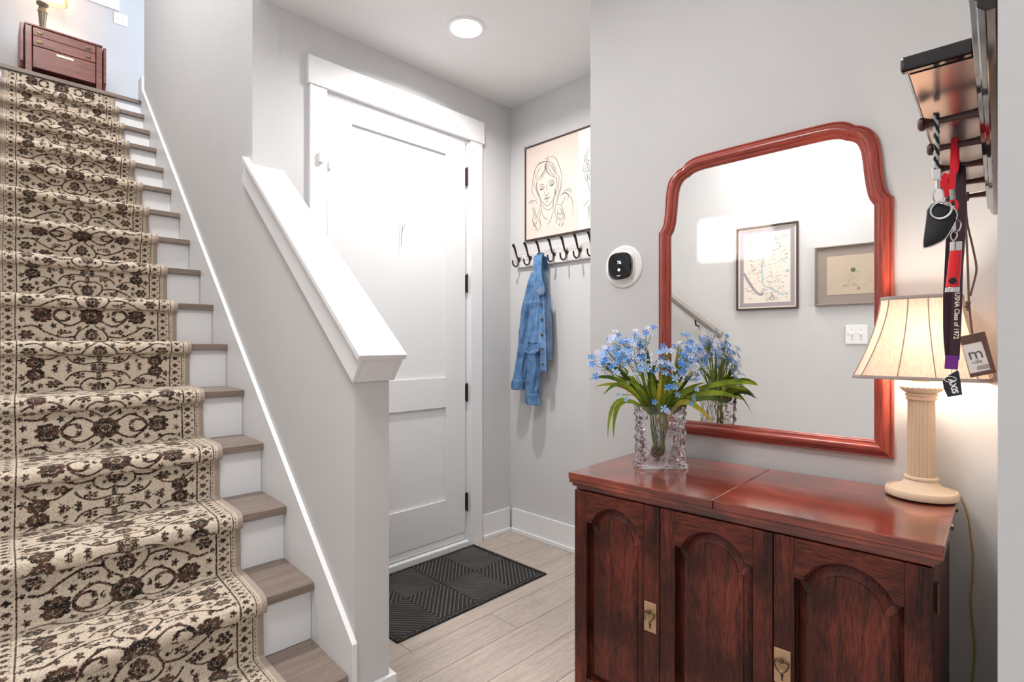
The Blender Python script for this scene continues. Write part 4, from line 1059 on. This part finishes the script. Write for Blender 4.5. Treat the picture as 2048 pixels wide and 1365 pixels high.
    wav = .0025 * np.sin(sv * 7.3)[:, None]
    X = .836 + SK * (Y - 1.556) - .165 - HW + U + wav
    co = np.stack([X, Y, Z], -1).reshape(-1, 3).astype(np.float32)
    me = bpy.data.meshes.new('stair_runner'); me.vertices.add(nv * nu); me.vertices.foreach_set('co', co.ravel())
    a = (np.arange(nv - 1)[:, None] * nu + np.arange(nu - 1)[None, :]).ravel()
    q = np.stack([a, a + 1, a + nu + 1, a + nu], -1).astype(np.int32); nf = len(q)
    me.loops.add(nf * 4); me.loops.foreach_set('vertex_index', q.ravel())
    me.polygons.add(nf); me.polygons.foreach_set('loop_start', np.arange(0, nf * 4, 4, dtype=np.int32)); me.polygons.foreach_set('loop_total', np.full(nf, 4, np.int32))
    me.polygons.foreach_set('use_smooth', np.ones(nf, bool)); me.update(calc_edges=True)
    for nm, arr in (('ink', ink), ('edge', edge)):
        at = me.attributes.new(nm, 'FLOAT', 'POINT'); at.data.foreach_set('value', arr.ravel().astype(np.float32))
    me.materials.append(RUNNER)
    o = bpy.data.objects.new('stair_runner', me); COL.objects.link(o); return o
tag(make_runner(), 'beige patterned carpet runner with dark flowers running up the staircase', 'carpet runner')

# ================================================================ LEFT WALL: handrail, pictures, switch (seen in the mirror)
def lwx(y, o=0): return xs(y) - 1.02 + o
def lw_frame(y, z):  # matrix: x right when facing the wall from the room (towards +y), y up, z out of the wall
    return frame3((lwx(y), y, z), (SK, 1, 0), (0, 0, 1))
hb = thing('handrail', 'wooden stair handrail on brackets along the left wall above the runner', 'handrail', (lwx(1.56, .06), 1.56, 1.30))
A0, A1 = (1.56, 1.315), (5.2, 1.315 + 3.64 * .795)
rp = []
for (y, z) in (A0, A1):
    rp.append([(lwx(y, .045 + dx), y - dz * .6, z + dz) for dx, dz in ((0, -.018), (.018, -.026), (.036, -.018), (.040, .004), (.030, .026), (.008, .026), (-.003, .004))])
MB().loft(rp).build('rail', paint('grey_rail', (.30, .27, .25), .45, .02), hb, world=True, bevel=.003)
for y in (1.75, 2.9, 4.0, 5.0):
    z = A0[1] + (y - A0[0]) * .795
    MB().tube([(lwx(y, .0008), y, z - .08), (lwx(y, .05), y, z - .075), (lwx(y, .063), y, z - .03)], .006, 8).lathe([(.001, 0), (.03, 0), (.028, .005), (.001, .006)], 16, (0, 0, 0)) if False else MB().tube([(lwx(y, .0008), y, z - .08), (lwx(y, .05), y, z - .075), (lwx(y, .063), y, z - .03)], .006, 8).build('bracket', BRONZE, hb, world=True, smooth=True)
def wall_picture(name, label, y0, y1, z0, z1, fmat, mat_w, matm, sheet, draw):
    t = thing(name, label, 'picture'); M = lw_frame(y0, z0); t.matrix_world = M
    t.location = M.translation; t.rotation_euler = M.to_euler()
    W, Hh = (y1 - y0), z1 - z0; b = .012
    for a in ((0, W, 0, b), (0, W, Hh - b, Hh), (0, b, b + .0002, Hh - b - .0002), (W - b, W, b + .0002, Hh - b - .0002)):
        MB().box(a[0], a[1], a[2], a[3], .0008, .022).build('frame_bar', fmat, t, bevel=.003)
    MB().box(b, W - b, b, Hh - b, .001, .010).build('mat_board', matm, t)
    MB().box(b + mat_w, W - b - mat_w, b + mat_w, Hh - b - mat_w, .0102, .0112).build('print_sheet', sheet, t)
    draw(t, b + mat_w, b + mat_w, W - b - mat_w, Hh - b - mat_w)
    return t
GREYI = paint('grey_ink', (.36, .31, .34), .8, 0); TEAL = paint('teal_ink', (.36, .56, .56), .8, 0); BROWNI = paint('brown_ink', (.30, .22, .17), .8, 0)
MAPP = paint('map_paper', (.78, .70, .62), .6, .02, 60, coat=.15); GOLDP = paint('old_document', (.50, .41, .31), .8, .03, 60, var=.12); MATB = paint('grey_mat_board', (.30, .245, .21), .8, .02)
CREAMB = paint('cream_mat_board', (.78, .72, .60), .8, .02)
def draw_map(t, x0, y0, x1, y1):
    W, Hh = x1 - x0, y1 - y0; g = MB(); k = MB(); te = MB(); Z = .0114
    def P(a, b): return (x0 + a * W, y0 + b * Hh, Z)
    def poly(mb, pts): mb.add([P(*p)[:2] + (Z,) for p in pts], [tuple(range(len(pts)))])
    bw_ = .07
    for q in ([(0, 0), (1, 0), (1, .045), (0, .045)], [(0, .955), (1, .955), (1, 1), (0, 1)], [(0, .046), (bw_, .046), (bw_, .954), (0, .954)], [(1 - bw_, .046), (1, .046), (1, .954), (1 - bw_, .954)]): poly(g, q)
    g.build('map_border', GREYI, t)
    r = random.Random(4); dr = lambda mb, pts, w: flat_stroke(mb, smooth_line(pts), w, lambda a, b: (P(a, b)[0], P(a, b)[1], Z + .0003))
    # river, coast, cartouche, rose and small place marks; drawn mirrored east to west is left to the mirror itself
    X = lambda a: 1 - a
    def st_(mb, pts, w):
        Q = smooth_line([(X(a), b) for a, b in pts]); vs = []
        for i in range(len(Q)):
            a, b = Q[max(i - 1, 0)], Q[min(i + 1, len(Q) - 1)]; d = math.hypot((b[0] - a[0]) * W, (b[1] - a[1]) * Hh) or 1
            nx, ny = -(b[1] - a[1]) * Hh / d * w, (b[0] - a[0]) * W / d * w; c_ = P(*Q[i])
            vs += [(c_[0] + nx, c_[1] + ny, Z + .0003), (c_[0] - nx, c_[1] - ny, Z + .0003)]
        mb.add(vs, [(2 * i, 2 * i + 1, 2 * i + 3, 2 * i + 2) for i in range(len(Q) - 1)])
    st_(te, [(.60, .80), (.52, .70), (.45, .62), (.42, .50), (.43, .38), (.45, .27), (.60, .22), (.80, .13)], .0035)
    st_(g2 := MB(), [(.07, .45), (.15, .35), (.25, .24), (.36, .16), (.45, .17)], .008); g2.build('coast_wash', GREYI, t)
    for _ in range(240):
        a, b = r.uniform(.12, .88), r.uniform(.08, .92)
        st_(k, [(a, b), (a + r.uniform(-.03, .03), b + r.uniform(-.008, .008)), (a + r.uniform(-.05, .05), b + r.uniform(-.01, .01))], .00075)
    for (cx, cy, rr) in ((.60, .10, .045), (.60, .10, .028), (.52, .09, .03), (.68, .09, .03), (.60, .155, .018), (.21, .81, .030), (.21, .81, .016)):
        st_(k, [(cx + rr * math.cos(a * PI / 6), cy + rr * W / Hh * math.sin(a * PI / 6)) for a in range(13)], .0011)
    for (cx, cy) in ((.40, .15), (.86, .60), (.88, .44), (.86, .15)):
        te.add([P(X(cx + .03 * math.cos(a * PI / 4)), cy + .018 * math.sin(a * PI / 4))[:2] + (Z + .0002,) for a in range(8)], [tuple(range(8))])
    te.build('river', TEAL, t); k.build('map_lines', BROWNI, t)
def draw_doc(t, x0, y0, x1, y1):
    W, Hh = x1 - x0, y1 - y0; k = MB(); Z = .0115; r = random.Random(9)
    for _ in range(70):
        a, b = r.uniform(.3, .75), r.uniform(.2, .6)
        a, b = x0 + a * W, y0 + b * Hh; k.box(a, a + r.uniform(.004, .016), b, b + .0012, Z, Z + .0002)
    k.build('faded_lines', BROWNI, t)
    s_ = MB().lathe([(.014, 0), (.014, .0005)], 20, (x0 + .60 * W, y0 + .62 * Hh, Z)); s_.build('seal', paint('green_seal', (.17, .22, .12), .7, 0), t)
    x_ = MB(); cx, cy = x0 + .60 * W, y0 + .62 * Hh
    x_.tube([(cx - .010, cy - .010, Z + .001), (cx + .010, cy + .010, Z + .001)], .0012, 4); x_.tube([(cx + .010, cy - .010, Z + .001), (cx - .010, cy + .010, Z + .001)], .0012, 4)
    x_.build('seal_cross', INK, t)
    MB().lathe([(.008, 0), (.008, .0005)], 16, (x0 + .52 * W, y0 + .14 * Hh, Z)).build('seal', BROWNI, t)
wall_picture('framed_map', 'framed antique map on the left wall, seen tall in the mirror', 1.085, 1.478, 1.489, 2.062, FRAMEB, .012, CREAMB, MAPP, draw_map)
wall_picture('framed_document', 'framed faded document in a wide grey mat, above the double switch', .50, .99, 1.497, 1.874, paint('pewter_frame', (.24, .20, .17), .4, .02, metal=.3), .055, MATB, GOLDP, draw_doc)
def switch_plate(name, label, M):
    t = thing(name, label, 'switch'); t.location = M.translation; t.rotation_euler = M.to_euler()
    MB().box(-.058, .058, -.0585, .0585, .0006, .006).build('plate', PLASTIC, t, bevel=.003)
    for x in (-.023, .023):
        MB().box(x - .0055, x + .0055, -.012, .012, .0061, .008).build('toggle_slot', TRIM, t)
        MB().box(x - .004, x + .004, -.002, .010, .0081, .019).build('toggle', PLASTIC, t, bevel=.001)
        for z in (-.030, .030): MB().lathe([(.0028, 0), (.0028, .0008)], 10, (x, z, .0061)).build('screw', CHROME, t)
switch_plate('double_switch', 'white double light switch plate on the left wall, seen in the mirror', lw_frame(.765, 1.3135))
# ================================================================ UPPER LANDING
switch_plate('landing_switch', 'white double light switch on the blue lit wall at the top of the stairs', frame3((1.079, 6.7495, 4.60), (1, 0, 0), (0, 0, 1)))
t = thing('landing_picture', 'corner of a white framed picture above the switch at the top of the stairs', 'picture', (.98, 6.7495, 4.68))
MB().box(.72, 1.065, 6.728, 6.7492, 4.672, 5.08).build('frame', PLASTIC, t, world=True, bevel=.003)
MB().box(.745, 1.04, 6.7262, 6.7278, 4.697, 5.055).build('picture_sheet', PAPERW, t, world=True)
dt = thing('drop_leaf_table', 'small reddish drop leaf table with two drawers at the top of the stairs', 'table', (.595, 6.45, TOPZ))
TX0, TX1, TY0, TY1 = .318, .872, 6.30, 6.66; TT = 4.068
MB().box(TX0 + .004, TX1 - .004, TY0 - .004, TY1, TT - .016, TT).build('tabletop', MAHOG, dt, world=True, bevel=.003)
for x in (TX0 + .008, TX1 - .052):
    for y in (TY0 + .006, TY1 - .046): MB().box(x, x + .044, y, y + .03, TOPZ + .0005, TT - .0165).build('leg', MAHOG, dt, world=True, bevel=.003)
for x in (TX0 + .010, TX1 - .024): MB().box(x, x + .014, TY0 + .0365, TY1 - .0465, TT - .37, TT - .0165).build('side_panel', MAHOG, dt, world=True)
MB().box(TX0 + .0525, TX1 - .0525, TY1 - .02, TY1 - .008, TT - .37, TT - .0165).build('back_panel', MAHOG, dt, world=True)
def pull(x, z, par):
    m = MB().lathe([(.0005, 0), (.026, 0), (.023, .003), (.0005, .004)], 20); m.v = [(a + x, TY0 - .0002 - c_ , b * .62 + z) for a, b, c_ in m.v]
    p = m.build('pull_plate', BRASSD, par, world=True, smooth=True)
    b = MB().tube([(x - .014, TY0 - .006, z + .002), (x - .012, TY0 - .013, z - .008), (x, TY0 - .016, z - .013), (x + .012, TY0 - .013, z - .008), (x + .014, TY0 - .006, z + .002)], .002, 6)
    b.build('bail', BLACKG, par, world=True, smooth=True)
for za, zb in ((TT - .094, TT - .022), (TT - .182, TT - .097)):
    d = MB().box(TX0 + .058, TX1 - .058, TY0, TY0 + .0195, za, zb).build('drawer', MAHOG, dt, world=True, bevel=.003)
    for x in (.423, .762): pull(x, (za + zb) / 2 - .004, d)
MB().box(TX0 + .058, TX1 - .058, TY0 + .004, TY0 + .0195, TT - .372, TT - .186).build('front_panel', MAHOG, dt, world=True, bevel=.003)
MB().box(.535, .655, TY0 + .0015, TY0 + .0038, TT - .222, TT - .204).build('maker_plate', BRASSB, dt, world=True, bevel=.001)
for s_ in (0, 1):
    x0 = (TX0 - .025) if s_ == 0 else TX1 + .003
    lf = MB()
    poly = [(TY0 + .01, TT - .01), (TY1, TT - .01), (TY1, TT - .36), (TY0 + .06, TT - .40), (TY0 + .01, TT - .34)]
    lf.extrude([(x0, y, z) for y, z in poly], (.022, 0, 0)); lf.build('drop_leaf', MAHOG, dt, world=True, bevel=.004)
tl = thing('landing_lamp', 'bronze pedestal lamp with beaded shade standing on the drop leaf table', 'lamp', (.454, 6.5, TT))
MB().lathe([(.055, .0005), (.055, .012), (.03, .02), (.018, .03), (.016, .05), (.022, .10), (.030, .19), (.034, .235), (.030, .255), (.020, .262), (.030, .275), (.045, .292), (.045, .305), (.028, .32), (.013, .34), (.012, .43), (.002, .435)], 36).build('pedestal', paint('bronze_lamp', (.20, .15, .10), .4, .05, 90, metal=.4), tl, smooth=True)
hp = MB()
for i in range(28):
    a = 2 * PI * i / 28; hp.lathe([(.0005, -.007), (.006, 0), (.0005, .007)], 8, (.034 * math.cos(a), .034 * math.sin(a), .228))
hp.build('beading', BRASSB, tl, smooth=True)
def dome(r0, r1, z0, z1, n=9): return [(r0 + (r1 - r0) * math.sin(PI / 2 * (i / n)) ** .8 if False else r0 * math.cos(PI / 2 * i / n * .8), z0 + (z1 - z0) * math.sin(PI / 2 * i / n * .8) / math.sin(PI / 2 * .8)) for i in range(n + 1)]
so = dome(.10, .05, .40, .56); MB().lathe(so + [(r - .004, z) for r, z in so[::-1]] + so[:1], 40, (.075, 0, 0), cap=False).build('shade', SHADE, tl, smooth=True)
bd = MB()
for i in range(44):
    a = 2 * PI * i / 44
    for j in range(4): bd.lathe([(.0005, -.007), (.0068, 0), (.0005, .007)], 6, (.075 + .097 * math.cos(a), .097 * math.sin(a), .392 - j * .0145))
bd.build('bead_fringe', BRASSB, tl, smooth=True)

# ================================================================ COAT RACK ON THE HALL WALL (frame RK: x along the wall, y out of it)
RKZ = 1.5965
def rk(a, b, z): return (a * math.cos(TR) - b * math.sin(TR), a * math.sin(TR) + b * math.cos(TR), z)
rack = thing('coat_rack', 'glossy black moulded coat rack with pegs on the right hall wall', 'coat rack', (*rk(1.2, .0015, 0)[:2], 1.56), TR)
def RL(a, b, z): return (a - 1.2, b - .0015, z - 1.56)       # to the rack's own frame
def rprof(pts, a0, a1, name, mat, bevel=0):
    MB().loft([[RL(a0, b, z) for b, z in pts], [RL(a1, b, z) for b, z in pts]]).build(name, mat, rack, bevel=bevel)
rprof([(.0018, 1.563), (.010, 1.563), (.016, 1.569), (.016, 1.575), (.022, 1.581), (.022, 1.616), (.016, 1.622), (.016, 1.645), (.021, 1.650), (.021, 1.742), (.010, 1.75), (.0018, 1.75)], .66, 1.72, 'backboard', BLACKG, .001)
rprof([(.0222, 1.622), (.092, 1.622), (.0955, 1.626), (.0955, 1.632), (.090, 1.637), (.0222, 1.637)], .895, 1.70, 'shelf', BLACKG, .001)
rprof([(.0225, 1.6195), (.090, 1.6195), (.090, 1.6218), (.0225, 1.6218)], .90, 1.695, 'metal_plate', PEWTER)
for a in (.895,):
    MB().box(*[v for p in zip(RL(a - .016, .0222, 1.6185), RL(a - .0003, .0985, 1.6385)) for v in p]).build('end_moulding', BLACKG, rack, bevel=.004)
pm0 = None
for i in range(5):
    a = 1.046 + .145 * i
    if pm0 is None:
        m = MB(); prof = [(.0072, .0222), (.0062, .03), (.0052, .05), (.0048, .068), (.0056, .078), (.0085, .085), (.0105, .088), (.0100, .092), (.0070, .0945), (.001, .095)]
        rings = [[(r * math.cos(2 * PI * j / 16), b - .0015, r * math.sin(2 * PI * j / 16)) for j in range(16)] for r, b in prof]
        m.loft(rings); o = m.build('peg', PEGW, rack, smooth=True); pm0 = o.data
    else:
        o = bpy.data.objects.new('peg', pm0); COL.objects.link(o); o.parent = rack
    o.location = (a - 1.2, 0, RKZ - 1.56)
# dark blue cap lying on the near end of the rack top
hat = thing('navy_cap', 'dark navy cloth cap resting on top of the black coat rack', 'cap', (*rk(.70, .03, 0)[:2], 1.7515), TR)
hm2 = MB(); rr = []
for i in range(8):
    t = i / 7; r = .035 * math.cos(t * PI / 2) ** .6 + .0005; rr.append([(r * 2.1 * math.cos(j * PI / 12), r * .8 * math.sin(j * PI / 12), .055 * math.sin(t * PI / 2)) for j in range(24)])
hm2.loft(rr).build('crown', paint('navy_cloth', (.012, .018, .07), .8, .08, 600), hat, smooth=True)
def hang(name, label, cat, a, b, z): return thing(name, label, cat, rk(a, b, z), TR)
# 1 car key on a braided loop, first peg
A = 1.046; g = hang('car_key', 'black car key fob on a grey braided loop, hanging from the nearest peg', 'key', A, .071, RKZ)
def loc(a, b, z): return (a - A0_, b - B0_, z - RKZ)
A0_, B0_ = A, .071
braid = MB(); braidd = MB()
for s_ in (-1, 1):
    for k in range(2):
        pts = []
        for i in range(61):
            t = i / 60; z = 1.6045 - .0835 * t; ph = t * 30 + k * PI
            pts.append(loc(A + s_ * (.0108 if t < .1 else .0095 - .006 * t) + .0012 * math.cos(ph), .0715 + .0018 * math.sin(ph), z))
        (braid if k == 0 else braidd).tube(pts, .0019, 6)
for k, mb in ((0, braid), (1, braidd)):
    mb.tube([loc(A - .0108 * math.cos(x), .0715 + (.0018 if k else -.0018), 1.6045 + .003 * math.sin(x)) for x in [PI * i / 8 for i in range(9)]], .0019, 6)
braid.build('braided_loop', paint('grey_braid', (.50, .52, .50), .6, .1, 900), g, smooth=True); braidd.build('braid_strand', BLACKM, g, smooth=True)
MB().box(*[v for p in zip(loc(A - .006, .066, 1.506), loc(A + .006, .077, 1.5225)) for v in p]).build('crimp', CHROME, g, bevel=.001)
MB().tube([loc(A, .0708, 1.506), loc(A, .0705, 1.492)], .0032, 8).build('swivel', CHROME, g, smooth=True)
def ring_at(par, a, b, z, r, tilt=0, name='split_ring', th=.0013, sq_=1.0):
    pts = []
    for i in range(28):
        t = 2 * PI * i / 28; pts.append((a - A0_ + r * math.cos(t) * math.sin(tilt) , b - B0_ + r * math.cos(t) * math.cos(tilt), z - RKZ + r * sq_ * math.sin(t)))
    return MB().tube(pts, th, 6, closed=True).build(name, CHROME, par, smooth=True)
ring_at(g, A, .0695, 1.482, .0065, .2, sq_=1.9); ring_at(g, A - .008, .0655, 1.458, .0125, .12, th=.0016); ring_at(g, A - .004, .048, 1.432, .0085, .9)
fob = [(.083, 1.462), (.074, 1.472), (.054, 1.462), (.0475, 1.452), (.0490, 1.440), (.058, 1.420), (.066, 1.411), (.0845, 1.404), (.0875, 1.409), (.0865, 1.425), (.084, 1.448)]
def fobring(a, k):
    cb, cz = .068, 1.435; return [loc(a, cb + (b - cb) * k, cz + (z - cz) * k) for b, z in smooth_line(fob + [fob[0]], 3)[:-1]]
MB().loft([fobring(A - .0065, .84), fobring(A - .005, .95), fobring(A - .001, 1), fobring(A + .003, 1), fobring(A + .007, .93)]).build('fob', BLACKM, g, smooth=True)
MB().loft([fobring(A - .0018, 1.035), fobring(A + .0018, 1.035)]).build('fob_rim', CHROME, g, smooth=True)
# 2 red strap with a small red torch, second peg
A = 1.191; A0_, B0_ = A, .058; g = hang('red_keyring_torch', 'small red and silver torch on a red strap, hanging from the second peg', 'torch', A, .058, RKZ)
MB().ribbon(smooth_line([loc(A - .012, .060, 1.515), loc(A - .0105, .058, 1.57), loc(A - .008, .057, 1.600), loc(A, .0565, 1.6075), loc(A + .009, .056, 1.600), loc(A + .011, .056, 1.56), loc(A + .004, .062, 1.545), loc(A, .066, 1.53)], 4), .009, (-1, 0, .2), .0016).build('strap', REDF, g, smooth=True)
MB().ribbon(smooth_line([loc(A - .004, .066, 1.548), loc(A - .004, .071, 1.538), loc(A - .003, .069, 1.522), loc(A - .002, .066, 1.510)], 3), .011, (-1, 0, 0), .003).build('strap_end', REDF, g, smooth=True)
MB().tube([loc(A - .012, .060, 1.518), loc(A - .012, .0585, 1.500)], .0042, 10).build('swivel', GREYP, g, smooth=True)
MB().tube([loc(A - .012 + .0, .0585 + .0055 * math.cos(x), 1.490 + .010 * math.sin(x)) for x in [2 * PI * i / 20 for i in range(20)]], .0024, 6, closed=True).build('clip', REDP, g, smooth=True)
MB().tube([loc(A - .012, .058, 1.490), loc(A - .011, .057, 1.446)], .0026, 8).build('hook_stem', CHROME, g, smooth=True)
MB().tube(smooth_line([loc(A - .011, .057, 1.452), loc(A - .010, .062, 1.440), loc(A - .010, .058, 1.431), loc(A - .010, .053, 1.440), loc(A - .011, .057, 1.452)], 4), .0010, 5).build('split_ring', CHROME, g, smooth=True)
tr_ = MB(); zz_ = [(1.429, .0062), (1.4275, .0078), (1.414, .0082)]
def tor(z0, z1, r0, r1, name, mat, n=20, dep=.7, b0=.0555, b1=.0585):
    rings = []
    for z, r, b in ((z0, r0, b0), (z1, r1, b1)): rings.append([loc(A - .008 + r * dep * math.sin(2 * PI * j / n), b + r * math.cos(2 * PI * j / n), z) for j in range(n)])
    return MB().loft(rings).build(name, mat, g, smooth=True, bevel=.0006)
tor(1.429, 1.4135, .0082, .0082, 'top_cap', CHROME, b0=.0548, b1=.0552); tor(1.4132, 1.352, .0082, .0094, 'body', REDP, b0=.0552, b1=.0595); tor(1.3518, 1.3435, .0098, .0100, 'foot_cap', CHROME, b0=.0595, b1=.060)
bt_ = MB().lathe([(.0055, 0), (.0055, .0012), (.004, .002)], 16); bt_.v = [tuple(Vector(loc(A - .0142, .0590, 1.3625)) + Vector((-c_, a, b))) for a, b, c_ in bt_.v]
bt_.build('push_button', BLACKM, g)
# 3 black leather strap, third peg
A = 1.336; A0_, B0_ = A, .064; g = hang('leather_strap', 'short black leather strap looped over the third peg behind the red strap', 'strap', A, .064, RKZ)
MB().ribbon(smooth_line([loc(A - .010, .070, 1.475), loc(A - .011, .066, 1.54), loc(A - .009, .063, 1.595), loc(A, .062, 1.6055), loc(A + .009, .062, 1.595), loc(A + .010, .063, 1.53), loc(A + .009, .066, 1.47)], 5), .014, (-1, 0, .1), .0025).build('strap', LEATHER, g, smooth=True)
MB().box(*[v for p in zip(loc(A - .0145, .063, 1.486), loc(A - .0125, .073, 1.494)) for v in p]).build('buckle', BRASSD, g, bevel=.001)
# 4 ribbon lanyard with a dark tag, same peg a little further out
A = 1.336; A0_, B0_ = A, .080; g = hang('ribbon_lanyard', 'dark purple printed lanyard ending in a black tag, in front of the lamp shade', 'lanyard', A, .080, RKZ)
c1 = smooth_line([loc(A - .002, .056, 1.602), loc(A - .012, .0545, 1.56), loc(A - .014, .0555, 1.46), loc(A - .014, .0585, 1.40), loc(A - .014, .0600, 1.33), loc(A - .014, .0620, 1.27), loc(A - .012, .0640, 1.225)], 5)
MB().ribbon(c1, .0155, (-1, 0, 0), .0012).build('ribbon', PURPLE, g, smooth=True)
c2 = smooth_line([loc(A + .004, .056, 1.603), loc(A + .010, .066, 1.55), loc(A + .008, .0735, 1.38), loc(A + .004, .0745, 1.33), loc(A - .004, .0735, 1.27), loc(A - .008, .0700, 1.222)], 5)
MB().ribbon(c2, .0145, (-1, -.35, 0), .0012).build('ribbon', PURPLE, g, smooth=True)
MB().ribbon([loc(A - .0145, .0670, 1.233), loc(A - .0145, .0685, 1.207)], .0200, (-1, 0, 0), .004).build('ribbon_fold', PURPLE2, g, bevel=.001)
MT = lambda b, z, ang, ao=-.0155: frame3(loc(A + ao, b, z), (0, math.sin(ang), -math.cos(ang)), (0, -math.cos(ang), -math.sin(ang)))
text('USNA Class of 1972', .0105, CREAMT, g, frame3(loc(A - .0153, .0603, 1.3085), (0, .022, -1), (0, -1, -.022)), 'ribbon_lettering', bold=.0002)
ring_at(g, A - .012, .0640, 1.203, .0045, .1, th=.0008)
tg_ = [(.0615, 1.2035), (.0815, 1.1835), (.0745, 1.1560), (.0720, 1.1535), (.0535, 1.1590), (.0525, 1.1620), (.0570, 1.2020)]
tg_ = smooth_line(tg_ + [tg_[0]], 2)[:-1]
MB().loft([[loc(A - .0135, b, z) for b, z in tg_], [loc(A - .0105, b, z) for b, z in tg_]]).build('tag_plate', SCREEN, g, bevel=.0005)
uv = Vector((0, -.20, -.98))
text('AXIS', .0135, WHITET, g, frame3(loc(A - .0137, .0655, 1.1745), (0, -.24, -.97), (0, -.97, .24)), 'tag_lettering', bold=.00045)
el = [loc(A - .0138, .0700 + .0090 * math.cos(t), 1.1875 + .0055 * math.sin(t)) for t in [2 * PI * i / 24 for i in range(24)]]
MB().tube(el, .0007, 4, closed=True).build('tag_oval', WHITET, g)
# 5 badge holder on cords, last peg
A = 1.626; A0_, B0_ = A, .055; g = hang('badge_holder', 'brown leather badge holder with a white card, hanging on cords from the last peg', 'badge', A, .055, RKZ)
for pts in ([loc(A, .067, 1.583), loc(A - .006, .064, 1.575), loc(A - .010, .069, 1.50), loc(A - .010, .075, 1.43), loc(A - .008, .078, 1.40)],
            [loc(A, .059, 1.590), loc(A - .008, .058, 1.54), loc(A - .010, .0545, 1.45), loc(A - .010, .0525, 1.362)],
            [loc(A, .058, 1.590), loc(A + .008, .056, 1.54), loc(A + .004, .046, 1.48), loc(A + .0, .0395, 1.435), loc(A - .004, .041, 1.41), loc(A - .008, .050, 1.365)],
            [loc(A - .010, .0525, 1.362), loc(A - .008, .050, 1.32), loc(A - .005, .0465, 1.280)]):
    MB().tube(smooth_line(pts, 5), .0021, 6).build('cord', CORDB, g, smooth=True)
kn_ = MB()
for (b, z, r) in ((.0535, 1.350, .0055), (.0560, 1.342, .005), (.0530, 1.335, .0048)): kn_.lathe([(.0005, -r), (r * .8, -r * .5), (r, 0), (r * .8, r * .5), (.0005, r)], 10, loc(A - .010, b, z))
kn_.build('knot', CORDB, g, smooth=True)
kk_ = MB()
for s_ in (-.007, .001, .008): kk_.tube([loc(A + s_, .061 + .010 * math.cos(t), 1.5965 + .0095 * math.sin(t)) if False else loc(A + .0085 * math.cos(t), .0600 + s_ * .8, 1.5965 + .0085 * math.sin(t)) for t in [2 * PI * i / 16 for i in range(16)]], .0026, 6, closed=True)
kk_.build('cord_wraps', CORDB, g, smooth=True)
bc = [(.070, 1.272), (.025, 1.284), (.0055, 1.190), (.050, 1.1765)]
ic = [(.0655, 1.252), (.0310, 1.2615), (.0148, 1.197), (.0510, 1.186)]
MB().loft([[loc(A + .012, b, z) for b, z in bc], [loc(A + .016, b, z) for b, z in bc]]).build('holder', BADGE, g, bevel=.001)
for i in range(4):
    q = [bc[i], bc[(i + 1) % 4], ic[(i + 1) % 4], ic[i]]
    MB().loft([[loc(A + .0095, b, z) for b, z in q], [loc(A + .0119, b, z) for b, z in q]]).build('holder_rim', BADGE, g, bevel=.0005)
MB().loft([[loc(A + .0108, b, z) for b, z in ic], [loc(A + .0118, b, z) for b, z in ic]]).build('card', PAPERW, g)
text('m', .036, INK, g, frame3(loc(A + .0104, .0415, 1.232), (0, -.965, .26), (0, .26, .965)), 'card_lettering')
text('olfe', .0125, BROWNI, g, frame3(loc(A + .0104, .0385, 1.214), (0, -.965, .26), (0, .26, .965)), 'card_lettering')
q = [(.0385, 1.2045), (.0170, 1.2105), (.0155, 1.2010), (.0385, 1.1950)]
MB().loft([[loc(A + .0102, b, z) for b, z in q], [loc(A + .0107, b, z) for b, z in q]]).build('card_strip', TAUPE, g)
